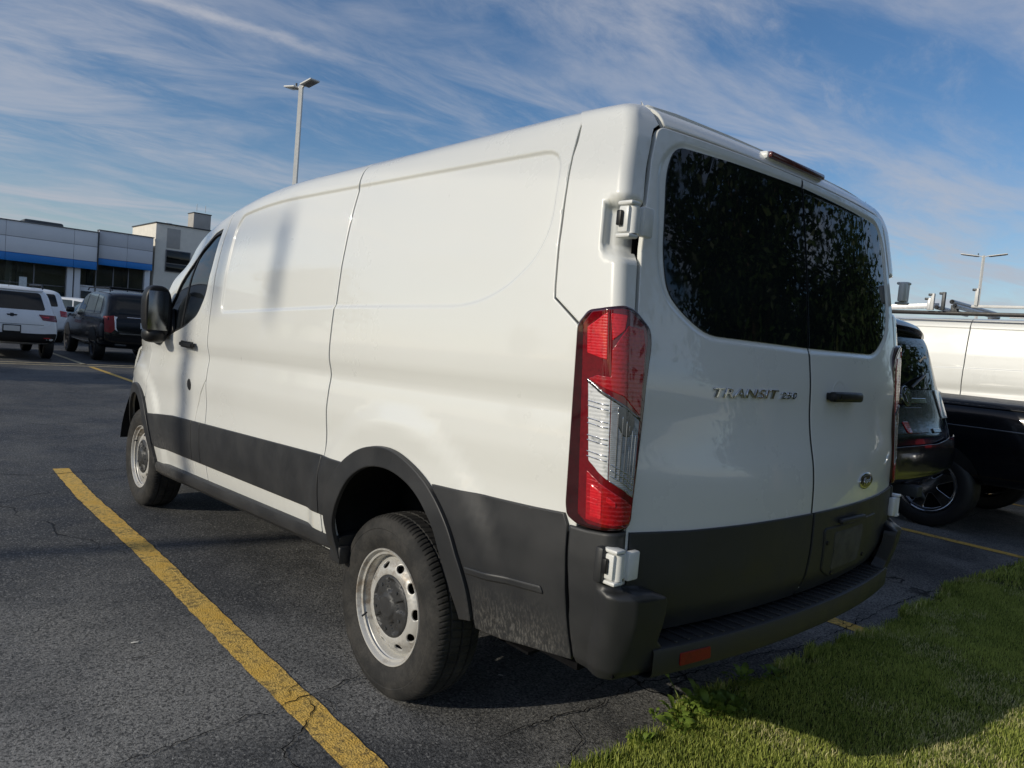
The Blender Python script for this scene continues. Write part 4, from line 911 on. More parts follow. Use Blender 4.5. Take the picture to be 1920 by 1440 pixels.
def scatter(x0, x1, y0, y1, n, edge=True):
    x = rng.uniform(x0, x1, n); y = rng.uniform(y0, y1, n)
    if edge:
        e = edge_y(x); fade = rng.random(n); k = y < e + 0.05 * (fade ** 3) - 0.07 * np.clip(np.sin(3.1 * x) + np.sin(7.7 * x + 1), 0, 1) * (rng.random(n) < 0.85); return x[k], y[k]
    return x, y
parts_ = [blades(*scatter(-1.4, 3.4, -2.0, -0.70, 230000), 0.012, 0.029, 0.0020, 0.0038), blades(*scatter(3.4, 8.0, -3.2, -0.75, 42000), 0.03, 0.055, 0.005, 0.009), blades(*scatter(-5.0, -1.4, -3.0, -0.7, 36000), 0.03, 0.055, 0.004, 0.008), blades(*scatter(-1.4, 3.4, -3.6, -2.0, 30000), 0.03, 0.055, 0.004, 0.008)]
# coarser tufts along the ragged edge
ex = rng.uniform(-1.2, 3.2, 9000); ey = edge_y(ex) - np.abs(rng.normal(0, 0.03, 9000)) + 0.02; cl_ = np.sin(9 * ex) + np.sin(23 * ex + 2) > 0.1; parts_.append(blades(ex[cl_], ey[cl_], 0.02, 0.065, 0.003, 0.005))
BV = np.concatenate(parts_); nb = len(BV); me = bpy.data.meshes.new('grass'); me.vertices.add(nb * 5); me.vertices.foreach_set('co', BV.reshape(-1).astype(np.float32))
base = (np.arange(nb) * 5)[:, None]; loops = np.concatenate([base + np.array([0, 1, 2, 3]), base + np.array([3, 2, 4])], 1).reshape(-1)
me.loops.add(nb * 7); me.loops.foreach_set('vertex_index', loops.astype(np.int32)); me.polygons.add(nb * 2)
ls = np.stack([np.arange(nb) * 7, np.arange(nb) * 7 + 4], 1).reshape(-1); me.polygons.foreach_set('loop_start', ls.astype(np.int32)); me.update(calc_edges=True); me.materials.append(MATS['grass_blade'])
tag(link(bpy.data.objects.new('grass', me)), 'short mown grass with dry straw patches along the asphalt edge', 'grass', kind='stuff')
# broad-leaved weeds at the lawn's edge
def leaf_mesh(lobed):
    n = 9; V = []; F = []
    for i in range(n + 1):
        t = i / n; w = 0.30 * math.sin(math.pi * min(1, t * 0.93 + 0.05)) ** 0.8 * (1 + (0.35 * math.cos(t * 26) if lobed else 0)); z = 0.30 * math.sin(t * 2.2) - 0.25 * t * t
        V += [(-w, t, z + 0.10 * w), (0, t, z - 0.03), (w, t, z + 0.10 * w)]
    for i in range(n): F += [(3 * i, 3 * i + 1, 3 * i + 4, 3 * i + 3), (3 * i + 1, 3 * i + 2, 3 * i + 5, 3 * i + 4)]
    me = bpy.data.meshes.new('leaf'); me.from_pydata(V, [], F); me.polygons.foreach_set('use_smooth', [True] * len(F)); me.materials.append(MATS['weed_leaf']); return me
LM = [leaf_mesh(False), leaf_mesh(True)]
WEED = [((0.05, -0.855), 26, 0.085, 0, 'bushy green weed at the asphalt edge, tallest beside the van shadow'), ((-0.04, -0.80), 16, 0.07, 0, 'low round-leaved weed spilling onto the asphalt below the bumper'), ((0.13, -0.79), 14, 0.085, 1, 'jagged-leaved weed half inside the van shadow'), ((-0.14, -0.86), 14, 0.07, 1, 'flat toothed weed rosette in the sunlit grass'),
        ((-0.12, -0.735), 9, 0.04, 0, 'small sprout standing apart on the asphalt edge'), ((-0.33, -0.84), 12, 0.05, 0, 'small weed at the lawn edge left of the bushy one'), ((0.16, -0.90), 14, 0.085, 1, 'weed rosette on the shadow line in the grass'), ((0.45, -0.77), 12, 0.08, 1, 'weed in full shade behind the rear bumper'), ((0.62, -0.83), 10, 0.07, 0, 'small weed in deep shade further right behind the bumper')]
for (wx, wy), nl, sz, kind, lab in WEED:
    r0 = tag(empty('weed', (wx, wy, float(lawn_z(np.array(wx), np.array(wy))))), lab, 'weed')
    for k in range(nl * 2):
        o = bpy.data.objects.new('leaf', LM[kind]); link(o, r0); a = k * 2.4 + random.uniform(-.4, .4); s = sz * random.uniform(.30, .72); rr = random.uniform(0, sz * 0.85)
        o.location = (rr * math.cos(a + 1.57), rr * math.sin(a + 1.57), random.uniform(0, sz * 0.5)); o.rotation_euler = (random.uniform(0.1, 0.75), random.uniform(-.35, .35), a); o.scale = (s, s, s)
st = tag(empty('dandelion', (0.045, -0.735, 0.01)), 'single bent stalk with a pale green seed head leaning over the asphalt', 'weed')
tube('stalk', [(0, 0, 0), (0.004, 0.02, 0.035), (0.012, 0.055, 0.065), (0.02, 0.085, 0.085)], [.0022, .002, .0018, .0018], 'weed_leaf', st, 6)
V, F = ringtube([(0.018, 0.08, 0.082), (0.022, 0.092, 0.090), (0.027, 0.108, 0.098)], [.004, .010, .004], 8); mk('seed_head', V, F, 'weed_leaf', st, True)

for k, (lx, ly, sc_, lab) in enumerate(((-1.55, 0.91, .030, 'pale dry leaf scrap lying left of the yellow line'), (0.02, -0.40, .026, 'pale scrap at the edge of the shadow under the rear overhang'), (-0.40, -0.14, .022, 'pale scrap in the shade behind the rear tyre'), (0.25, -0.58, .024, 'light bit of leaf on the asphalt below the bumper reflector'))):
    o = bpy.data.objects.new('leaf_scrap', bpy.data.meshes.new('leaf_scrap')); o.data.from_pydata([(-.5, -.18, .02), (.5, -.12, .10), (.45, .16, .12), (0, .22, .05), (-.5, .12, .03), (0, 0, .16)], [], [(0, 1, 5), (1, 2, 5), (2, 3, 5), (3, 4, 5), (4, 0, 5)]); o.data.materials.append(MATS['litter']); link(o); o.location = (lx, ly, .004); o.scale = (sc_, sc_, sc_); o.rotation_euler = (0, 0, k * 1.3 - .4); tag(o, lab, 'leaf')

# ------------------------------------------------------------------ other vehicles
def loft(stations, L, crown=0.02):
    """stations: (t, z_bottom, z_belt, z_top, w_low, w_belt, w_top); returns a subdivided shell, tail at y = -L/2"""
    V = []; F = []; m = None
    for t, zb, zl, zt, wl, wb, wt in stations:
        y = -L / 2 + t * L
        h = [(0, zb), (wl * .72, zb), (wl * .97, zb + .05), (wl, zb + .16), (wl + .012, (zb + zl) / 2 + .06), (wb, zl), (wb - .035, zl + .035), ((wb - .035) * .35 + wt * .65, zl + .035 + (zt - zl) * .55), (wt, zt - .075), (wt - .09, zt - .012), (wt * .5, zt + crown * .7), (0, zt + crown)]
        ring = h + [(-a, b) for a, b in h[-2:0:-1]]; m = len(ring); V += [(a, y, b) for a, b in ring]
    n = len(stations)
    for i in range(n - 1):
        for k in range(m): F.append((i * m + k, i * m + (k + 1) % m, (i + 1) * m + (k + 1) % m, (i + 1) * m + k))
    F.append(tuple(range(m - 1, -1, -1))); F.append(tuple((n - 1) * m + k for k in range(m)))
    me = bpy.data.meshes.new('tmp'); me.from_pydata(V, [], F); me.update(); bm = bmesh.new(); bm.from_mesh(me); bmesh.ops.recalc_face_normals(bm, faces=bm.faces); bm.to_mesh(me); bm.free()
    o = bpy.data.objects.new('tmp', me); COL.objects.link(o); md = o.modifiers.new('s', 'SUBSURF'); md.levels = md.render_levels = 2
    dg = bpy.context.evaluated_depsgraph_get(); m2 = bpy.data.meshes.new_from_object(o.evaluated_get(dg)); bpy.data.objects.remove(o)
    m2.polygons.foreach_set('use_smooth', [True] * len(m2.polygons)); bm = bmesh.new(); bm.from_mesh(m2); bvh = BVHTree.FromBMesh(bm); bm.free(); return m2, bvh
def caster(bvh, axis):
    def f(u, v):
        u = np.asarray(u, float); v = np.asarray(v, float); out = np.empty((len(u), 3))
        for i in range(len(u)):
            if axis == 'L': o, d = Vector((-6, u[i], v[i])), Vector((1, 0, 0))
            elif axis == 'R': o, d = Vector((6, u[i], v[i])), Vector((-1, 0, 0))
            elif axis == 'B': o, d = Vector((u[i], -9, v[i])), Vector((0, 1, 0))
            elif axis == 'F': o, d = Vector((u[i], 9, v[i])), Vector((0, -1, 0))
            else: o, d = Vector((u[i], v[i], 6)), Vector((0, 0, -1))
            h = bvh.ray_cast(o, d)[0]
            if h is None: h = bvh.find_nearest(o + d * (5.2 if axis in 'LR' else 7))[0]
            out[i] = h
        return out
    return f
OUT = {'L': (-1, 0, 0), 'R': (1, 0, 0), 'B': (0, -1, 0), 'F': (0, 1, 0), 'T': (0, 0, 1)}
def wheel_mesh(rad, wid, rimr, alloy, spokes=5):
    pr = [(.02, rimr), (.006, rimr + .02), (0, (rad + rimr) / 2), (.012, rad - .02), (.035, rad), (wid - .035, rad), (wid - .012, rad - .02), (wid, (rad + rimr) / 2), (wid - .02, rimr)]
    tv, tf = lathe_x(pr, 40); t = mk('tyre', tv, tf, 'rubber_black', None, True, 50)
    rv, rf = lathe_x([(.03, rimr - .03), (.022, rimr), (.010, rimr + .006), (.012, rimr - .012), (.05, rimr - .03), (wid * .8, rimr - .03)], 40); r_ = mk('wheel', rv, rf, alloy, None, True, 50)
    hl = []
    for k in range(spokes):
        a0 = 2 * math.pi * k / spokes; da = math.pi / spokes
        P = [(.30 * rimr, a0 - .35 * da), (.86 * rimr, a0 - .62 * da), (.86 * rimr, a0), (.86 * rimr, a0 + .62 * da), (.30 * rimr, a0 + .35 * da)]; hl.append(rnd([(r0 * math.cos(a), r0 * math.sin(a)) for r0, a in P], .02, 3))
    d = patch('spoke_disc', circ(rimr * .95, 40), lambda u, v: np.stack([.025 + .02 * np.hypot(u, v) / rimr * 0 + 0 * u + .03 * (1 - np.hypot(u, v) / rimr) * 0 + .02, u, v], 1), alloy, None, 0.05, holes=hl, thick=0.02, bev=0.003, mirror=False)
    bv, bf = lathe_x([(.09, .005), (.09, rimr - .035)], 24); b_ = mk('brake', bv, bf, 'dark_inside', None, True)
    for o in (t, d, b_): o.parent = r_
    return r_
def car(name, label, L, stations, paint, wheel=(.36, .23, .24), alloy='alloy', axles=(.19, .80), group=None, glass='car_glass', zcl=None, spokes=5):
    root = tag(empty(name), label, 'car', group); me, bvh = loft(stations, L); me.name = 'body'; me.materials.clear(); me.materials.append(MATS[paint]); body = link(bpy.data.objects.new('body', me), root)
    hw = max(s[4] for s in stations) + .012; proto = None
    for ax in axles:
        y = -L / 2 + ax * L
        for sx, ang in ((1, 0), (-1, math.pi)):
            if proto is None: w_ = proto = wheel_mesh(*wheel, alloy, spokes); w_.parent = root
            else: w_ = copy_tree(proto, root)
            w_.location = (-sx * (hw - .005), y, wheel[0]); w_.rotation_euler = (random.uniform(0, 6), 0, ang)
            rr = wheel[0] + .055; zb = min(s[1] for s in stations) + .03
            P = [(y + rr * math.cos(t), wheel[0] + rr * math.sin(t)) for t in np.linspace(0, 2 * math.pi, 36, endpoint=False)]; P = [(a, max(b, zb)) for a, b in P]; Q = []
            for p in P:
                if not Q or abs(p[0] - Q[-1][0]) + abs(p[1] - Q[-1][1]) > 1e-4: Q.append(p)
            ax_ = 'L' if sx > 0 else 'R'; patch('dark_arch_disc', Q, caster(bvh, ax_), 'satin_black', root, 0.10, off=0.006, thick=0.0, bev=0, out=OUT[ax_], mirror=False)  # black disc laid on the body, standing in for the shaded wheel well
    root['_l'] = L; del root['_l']
    return root, bvh, hw
def on(root, bvh, name, P, axis, mat, off=0.008, h=0.08, r=0.0, thick=0.006, parent=None, bev=0.002):
    return patch(name, rnd(P, r) if r else P, caster(bvh, axis), mat, parent or root, h, off=off, thick=thick, bev=bev, out=OUT[axis], mirror=False)
def both(root, bvh, name, P, mat, **k):
    on(root, bvh, name, P, 'L', mat, **k); on(root, bvh, name, P, 'R', mat, **k)
def mirx(P): return [(-a, b) for a, b in P]
def suv_st(H=1.66, W=.905, belt=1.02, slope=1.0, zb=.32, nose=1.03):
    return [(0, .50, .62, .72, W - .16, W - .16, W - .22), (.006, .44, .86, .95, W - .07, W - .08, W - .16), (.016, .40, belt - .05, belt + .05, W - .03, W - .05, W - .15), (.045 * slope, zb + .05, belt, H - .38, W - .01, W - .03, W - .17), (.085 * slope, zb + .02, belt, H - .12, W, W - .02, W - .18), (.12 * slope, zb, belt, H - .05, W, W - .02, W - .18), (.22, zb, belt, H - .01, W, W - .02, W - .18), (.42, zb, belt - .01, H, W, W - .02, W - .18), (.56, zb, belt - .02, H - .06, W, W - .02, W - .19), (.66, zb, belt - .03, H - .36, W, W - .02, W - .18), (.735, zb, belt - .05, belt + .02, W, W - .03, W - .16), (.84, zb, nose - .10, nose, W - .01, W - .05, W - .2), (.93, zb, nose - .20, nose - .08, W - .03, W - .08, W - .25), (.985, zb + .05, .70, .80, W - .12, W - .16, W - .3), (1.0, .42, .58, .66, W - .25, W - .28, W - .4)]
def glasses(root, bvh, L, H, belt, W, glass='car_glass', t0=.10, t1=.70):
    y = lambda t: -L / 2 + t * L
    both(root, bvh, 'quarter_window', rnd([(y(t0 + .02), belt + .07), (y(t0 + .13), belt + .06), (y(t0 + .145), H - .13), (y(t0 + .055), H - .17)], .03), glass)
    both(root, bvh, 'rear_side_window', rnd([(y(t0 + .145), belt + .06), (y(t0 + .335), belt + .05), (y(t0 + .335), H - .11), (y(t0 + .16), H - .12)], .03), glass)
    both(root, bvh, 'front_side_window', rnd([(y(t0 + .35), belt + .05), (y(t1 - .02), belt + .02), (y(t1 - .09), H - .26), (y(t1 - .17), H - .13), (y(t0 + .35), H - .11)], .03), glass)
    on(root, bvh, 'windscreen', [(-W + .22, y(.735)), (W - .22, y(.735)), (W - .30, y(.57)), (-W + .30, y(.57))], 'T', glass, off=.006)
def roof_rails(root, L, H, W, t0=.14, t1=.55, mat='satin_black', cross=False, zoff=0.0):
    y = lambda t: -L / 2 + t * L
    for sg in (-1, 1):
        x = sg * (W - .26); tube('roof_rail', [(x, y(t0), H - .03 + zoff), (x, y(t0) + .12, H + .055 + zoff), (x, y(t1) - .12, H + .055 + zoff), (x, y(t1), H - .01 + zoff)], .018, mat, root, 8)
    if cross:
        for t in (.22, .45): tube('cross_bar', [(-W + .24, y(t), H + .075 + zoff), (W - .24, y(t), H + .075 + zoff)], .022, mat, root, 8)

# white crossover, nearest of the far row, tail towards us
L_, H_, W_, B_ = 4.42, 1.64, .905, 1.00
r, b, hw = car('parked_suv', 'white compact crossover with dark lower bumper, tail towards the camera at the left edge', L_, suv_st(H_, W_, B_), 'paint_white', (.345, .22, .23), 'alloy_dark')
glasses(r, b, L_, H_, B_, W_); on(r, b, 'rear_window', rnd([(-.64, 1.12), (.64, 1.12), (.56, 1.50), (-.56, 1.50)], .06), 'B', 'tinted_glass')
for f_ in (lambda P: P, mirx):
    on(r, b, 'tail_lamp', f_([(.50, 1.03), (.84, 1.02), (.86, .88), (.58, .905)]), 'B', 'lens_deep_red', off=.012, r=.015); on(r, b, 'lamp_strip', f_([(.56, .985), (.70, .98), (.70, .955), (.60, .958)]), 'B', 'lens_bright_red', off=.020); on(r, b, 'bumper_reflector', f_([(.60, .52), (.74, .52), (.74, .50), (.60, .50)]), 'B', 'lens_red', off=.02)
on(r, b, 'lower_bumper', rnd([(-.86, .62), (-.55, .60), (.55, .60), (.86, .62), (.82, .40), (-.82, .40)], .04), 'B', 'satin_black', off=.012)
both(r, b, 'sill_trim', [(-1.0, .44), (1.05, .42), (1.05, .34), (-1.0, .34)], 'satin_black')
pf = on(r, b, 'plate_frame', rnd([(-.17, .775), (.17, .775), (.17, .595), (-.17, .595)], .012), 'B', 'satin_black', off=.02); on(r, b, 'number_plate', [(-.15, .755), (.15, .755), (.15, .64), (-.15, .64)], 'B', 'plate_white', off=.026, parent=pf)
on(r, b, 'tailgate_emblem', [(-.10, 1.005), (-.035, 1.005), (-.03, 1.025), (.03, 1.025), (.035, 1.005), (.10, 1.005), (.085, .975), (.035, .975), (.03, .957), (-.03, .957), (-.035, .975), (-.085, .975)], 'B', 'satin_black', off=.012, h=.03)
on(r, b, 'tailgate_seam', [(-.60, .80), (.60, .80), (.60, .792), (-.60, .792)], 'B', 'rubber_black', off=.005); on(r, b, 'spoiler_lip', rnd([(-.60, 1.56), (.60, 1.56), (.62, 1.515), (-.62, 1.515)], .015), 'B', 'paint_white', off=.05, thick=.05)
roof_rails(r, L_, H_, W_); tube('roof_aerial', [(0, -1.55, 1.62), (0, -1.75, 1.85)], .006, 'satin_black', r, 6)
r.location = (.13, 17.0 + L_ / 2, 0)
# black three-row SUV beside it
L_, H_, W_, B_ = 4.95, 1.74, .98, 1.08
r, b, hw = car('parked_suv', 'black SUV with red tail lamp and roof rails, parked right of the white crossover', L_, suv_st(H_, W_, B_, .9), 'paint_black', (.38, .24, .27), 'alloy_dark', (.20, .79))
glasses(r, b, L_, H_, B_, W_, 'pale_glass'); on(r, b, 'rear_window', rnd([(-.70, 1.18), (.70, 1.18), (.62, 1.58), (-.62, 1.58)], .06), 'B', 'tinted_glass')
for f_ in (lambda P: P, mirx):
    on(r, b, 'tail_lamp', f_([(.72, 1.13), (.93, 1.10), (.93, .74), (.80, .72), (.72, .80)]), 'B', 'reflector_red', off=.014, r=.02); on(r, b, 'lamp_blade', f_([(.66, 1.10), (.73, 1.11), (.72, .80), (.66, .76), (.695, .84), (.695, 1.04)]), 'B', 'lens_clear', off=.02, h=.04)
    on(r, b, 'exhaust_trim', f_([(.45, .46), (.70, .46), (.70, .42), (.45, .42)]), 'B', 'chrome', off=.02)
on(r, b, 'chrome_strip', [(-.62, .72), (.62, .72), (.62, .695), (-.62, .695)], 'B', 'dark_chrome', off=.012); pf = on(r, b, 'number_plate', [(-.16, 1.00), (.16, 1.00), (.16, .86), (-.16, .86)], 'B', 'plate_white', off=.012)
on(r, b, 'tailgate_letters', [(-.45, 1.115), (.45, 1.115), (.45, 1.10), (-.45, 1.10)], 'B', 'chrome', off=.010); both(r, b, 'sill_trim', [(-1.1, .44), (1.2, .42), (1.2, .395), (-1.1, .41)], 'chrome')
both(r, b, 'door_handle', [(-.35, .98), (-.15, .985), (-.15, .955), (-.35, .95)], 'paint_black', off=.02); both(r, b, 'door_handle', [(.65, .97), (.85, .97), (.85, .94), (.65, .94)], 'paint_black', off=.02)
roof_rails(r, L_, H_, W_, .12, .58, 'satin_black', True)
for sg in (-1, 1): box('door_mirror', (sg * (W_ + .08), .72, 1.17), (.20, .10, .15), 'paint_black', r, .04)
r.location = (2.92, 17.1 + L_ / 2, 0)
# smaller cars behind the first far row
def plain(name, label, L, st, paint, H, belt, W, loc, rz, kind, wheel=(.33, .22, .21), grp='cars parked in front of the showroom'):
    r, b, hw = car(name, label, L, st, paint, wheel, 'alloy', group=grp); glasses(r, b, L, H, belt, W, 'car_glass' if kind != 'pale' else 'pale_glass', t0=.10)
    on(r, b, 'rear_window', rnd([(-W + .30, belt + .10), (W - .30, belt + .10), (W - .36, H - .16), (-W + .36, H - .16)], .05), 'B', 'tinted_glass')
    for f_ in (lambda P: P, mirx):
        on(r, b, 'tail_lamp', f_([(W - .26, belt - .02), (W - .06, belt - .04), (W - .06, belt - .22), (W - .24, belt - .20)]), 'B', 'lens_red', off=.012); on(r, b, 'headlight', f_([(W - .42, .80), (W - .20, .82), (W - .22, .70), (W - .42, .68)]), 'F', 'lens_clear', off=.012)
    for sg in (-1, 1): box('door_mirror', (sg * (W + .07), L * .13, belt + .08), (.17, .09, .12), paint, r, .03)
    r.location = loc; r.rotation_euler = (0, 0, rz); return r
plain('parked_suv', 'white SUV roof and dark rear window just behind the white crossover', 4.7, suv_st(1.70, .93, 1.06), 'paint_white', 1.70, 1.06, .93, (1.75, 27.0, 0), 0, 'suv')
sed = [(0, .50, .66, .78, .70, .68, .60), (.008, .42, .85, .95, .82, .80, .72), (.03, .36, .93, 1.02, .88, .85, .74), (.13, .30, .96, 1.05, .90, .87, .72), (.24, .27, .95, 1.28, .90, .88, .68), (.34, .27, .94, 1.42, .90, .88, .64), (.48, .27, .93, 1.44, .90, .88, .64), (.58, .27, .92, 1.34, .90, .88, .64), (.68, .27, .91, 1.05, .90, .87, .68), (.80, .27, .84, .93, .89, .85, .66), (.92, .30, .74, .82, .86, .80, .6), (.985, .36, .62, .70, .74, .70, .5), (1, .42, .56, .62, .62, .6, .4)]
plain('parked_sedan', 'grey sedan with pale windows between the white and black SUVs', 4.7, sed, 'paint_grey', 1.44, .92, .90, (4.1, 27.2, 0), R(6), 'pale')
plain('parked_hatchback', 'small white car far back in front of the showroom glass', 4.1, suv_st(1.52, .86, .95, nose=.95), 'paint_white', 1.52, .95, .86, (4.3, 35.5, 0), R(50), 'pale')
plain('parked_sedan', 'pale silver car roof at the far left in front of the showroom', 4.6, sed, 'paint_silver', 1.44, .92, .90, (3.1, 37.0, 0), R(-60), 'pale')
plain('parked_suv', 'dark SUV at the far left behind the white crossover', 4.7, suv_st(1.68, .92, 1.05), 'paint_grey', 1.68, 1.05, .92, (-.6, 26.5, 0), 0, 'suv')
plain('display_car', 'silver car standing inside the showroom window', 4.6, suv_st(1.60, .9, 1.0), 'paint_silver', 1.60, 1.0, .9, (7.0, 53.2, .25), R(75), 'pale', grp=None)
# dark SUV two stalls along: only its tail shows past the van
L_, H_, W_, B_ = 4.80, 1.74, .955, 1.16
st_ = [(0, .64, .74, .84, .62, .60, .56), (.002, .62, .86, .93, .84, .82, .72), (.012, .60, .92, .99, .90, .88, .78), (.022, .56, 1.05, 1.14, .92, .90, .80), (.034, .50, 1.14, 1.34, .935, .91, .80), (.046, .46, B_, 1.56, .945, .92, .80), (.056, .42, B_, 1.70, .95, .925, .80), (.068, .40, B_, H_ - .01, .955, .93, .79), (.10, .38, B_, H_, .955, .93, .78), (.22, .36, B_, H_, .955, .93, .76), (.42, .36, B_ - .01, H_, .955, .93, .76), (.56, .36, B_ - .02, H_ - .06, .955, .93, .75), (.66, .36, B_ - .03, H_ - .34, .955, .92, .76), (.735, .36, B_ - .05, B_ + .03, .955, .92, .78), (.84, .36, 1.02, 1.10, .94, .88, .70), (.94, .38, .92, .98, .91, .84, .66), (.99, .42, .76, .84, .80, .74, .5), (1, .46, .64, .72, .66, .6, .4)]
r, b, hw = car('parked_suv', 'dark navy SUV with roof spoiler and round chrome emblem, tail showing beyond the van', L_, st_, 'paint_navy', (.385, .25, .27), 'chrome', (.21, .80))
glasses(r, b, L_, H_, B_, W_); on(r, b, 'rear_window', rnd([(-.68, 1.27), (.68, 1.27), (.60, 1.60), (-.60, 1.60)], .05), 'B', 'tinted_glass', h=.05)
# spoiler over the hatch
V = []; F = []; xs = np.linspace(-.72, .72, 17); pr = [(.42, 1.765), (.20, 1.800), (.05, 1.795), (-.06, 1.755), (-.085, 1.725), (-.07, 1.700), (.02, 1.675), (.22, 1.66)]
for x in xs:
    k = abs(x) / .72; V += [(x, -L_ / 2 + .26 + a + .10 * k ** 2.4, z - .055 * k ** 3) for a, z in pr]
m = len(pr)
for i in range(len(xs) - 1):
    for k in range(m): F.append((i * m + k, (i + 1) * m + k, (i + 1) * m + (k + 1) % m, i * m + (k + 1) % m))
F += [tuple(range(m)), tuple((len(xs) - 1) * m + k for k in range(m - 1, -1, -1))]
mk('roof_spoiler', V, F, 'paint_navy', r, True, 45)
on(r, b, 'garnish_bar', rnd([(-.42, 1.205), (.42, 1.205), (.42, 1.165), (-.42, 1.165)], .01), 'B', 'chrome', off=.014, h=.04)
cz_ = 1.215; rg = lambda rx, rz, n=36: [(rx * math.cos(t), cz_ + rz * math.sin(t)) for t in np.linspace(0, 2 * math.pi, n, endpoint=False)]
on(r, b, 'round_emblem', rg(.085, .072), 'B', 'chrome', off=.032, h=.03, thick=.012); on(r, b, 'emblem_field', rg(.066, .055), 'B', 'paint_black', off=.034, h=.03)
on(r, b, 'emblem_loop', rnd([(-.022, cz_ + .05), (.022, cz_ + .05), (.03, cz_), (.022, cz_ - .05), (-.022, cz_ - .05), (-.03, cz_)], .015), 'B', 'chrome', off=.037, h=.02); on(r, b, 'emblem_loop', rnd([(-.055, cz_ + .028), (.055, cz_ + .028), (.055, cz_ + .008), (-.055, cz_ + .008)], .01), 'B', 'chrome', off=.036, h=.02)
on(r, b, 'plate_recess', rnd([(-.33, 1.14), (.33, 1.14), (.33, .96), (-.33, .96)], .02), 'B', 'paint_black', off=.006, h=.05); on(r, b, 'plate_garnish', [(-.40, 1.155), (-.12, 1.155), (-.12, 1.145), (-.39, 1.145), (-.39, 1.04), (-.40, 1.04)], 'B', 'chrome', off=.012, h=.04)
on(r, b, 'red_patch', rnd([(-.13, 1.04), (-.03, 1.04), (-.02, .96), (-.10, .965)], .015), 'B', 'lens_red', off=.012, h=.04)  # small red patch laid on the tailgate
for f_ in (lambda P: P, mirx):
    on(r, b, 'tail_lamp', f_([(.66, 1.27), (.80, 1.27), (.88, 1.06), (.74, 1.05)]), 'B', 'lens_clear', off=.012, r=.02, h=.05)
on(r, b, 'bumper_cover', rnd([(-.90, .93), (-.4, .88), (.4, .88), (.90, .93), (.86, .68), (-.86, .68)], .05), 'B', 'paint_navy', off=.03, h=.06)
on(r, b, 'trim_badge', [(.42, .985), (.60, .985), (.60, .955), (.42, .955)], 'B', 'dark_chrome', off=.01)
box('tow_hitch', (0.0, -L_ / 2 + .02, .56), (.10, .18, .08), 'dark_metal', r, .01); tube('tow_chain_loop', [(.12, -L_ / 2 + .0, .55), (.15, -L_ / 2 - .05, .50), (.19, -L_ / 2 + .0, .55)], .012, 'dark_metal', r, 8)
tube('wiper', [(.05, -L_ / 2 + .085, 1.285), (.30, -L_ / 2 + .12, 1.35), (.52, -L_ / 2 + .17, 1.38)], .010, 'satin_black', r, 8)
roof_rails(r, L_, H_, W_, .14, .55)
r.location = (3.16, -.42 + L_ / 2, .03)
# dark pickup in the next stall
L_ = 5.85
pst = [(0, .56, .66, .74, .80, .78, .70), (.008, .52, .98, 1.04, .93, .92, .86), (.02, .48, 1.12, 1.20, .97, .955, .90), (.10, .44, 1.12, 1.205, .985, .97, .92), (.25, .42, 1.12, 1.205, .985, .97, .92), (.385, .40, 1.11, 1.205, .985, .97, .92), (.392, .40, 1.11, 1.23, .985, .97, .92), (.402, .40, 1.11, 1.70, .985, .965, .78), (.425, .40, 1.11, 1.82, .985, .965, .76), (.52, .40, 1.10, 1.85, .985, .965, .76), (.62, .40, 1.10, 1.82, .985, .965, .75), (.70, .40, 1.10, 1.48, .985, .96, .77), (.755, .40, 1.09, 1.19, .985, .95, .82), (.86, .40, 1.06, 1.13, .98, .93, .74), (.96, .42, .96, 1.04, .95, .89, .70), (.995, .46, .78, .88, .86, .80, .6), (1, .5, .7, .78, .76, .7, .5)]
r, b, hw = car('pickup_truck', 'dark pickup truck whose long bed side shows right of the navy SUV', L_, pst, 'paint_black', (.385, .26, .255), 'chrome', (.213, .83), spokes=5); r['category'] = 'pickup'
y_ = lambda t: -L_ / 2 + t * L_
both(r, b, 'rear_side_window', rnd([(y_(.44), 1.17), (y_(.54), 1.17), (y_(.54), 1.70), (y_(.46), 1.69)], .03), 'car_glass'); both(r, b, 'front_side_window', rnd([(y_(.55), 1.17), (y_(.70), 1.16), (y_(.63), 1.68), (y_(.55), 1.70)], .03), 'car_glass')
on(r, b, 'bed_cover', [(-.86, y_(.03)), (.86, y_(.03)), (.86, y_(.375)), (-.86, y_(.375))], 'T', 'satin_black', off=.012)
both(r, b, 'bed_rail_cap', [(y_(.015), 1.20), (y_(.385), 1.205), (y_(.385), 1.165), (y_(.015), 1.16)], 'satin_black', off=.014); both(r, b, 'body_crease', [(y_(.02), .985), (y_(.38), .985), (y_(.38), .975), (y_(.02), .973)], 'dark_chrome', off=.003)
both(r, b, 'tail_lamp', [(y_(.012), 1.10), (y_(.03), 1.10), (y_(.03), .82), (y_(.012), .82)], 'lens_red'); box('rear_bumper', (0, y_(0) - .06, .60), (1.80, .16, .18), 'chrome', r, .04)
r.location = (6.04, -1.16 + L_ / 2, 0)
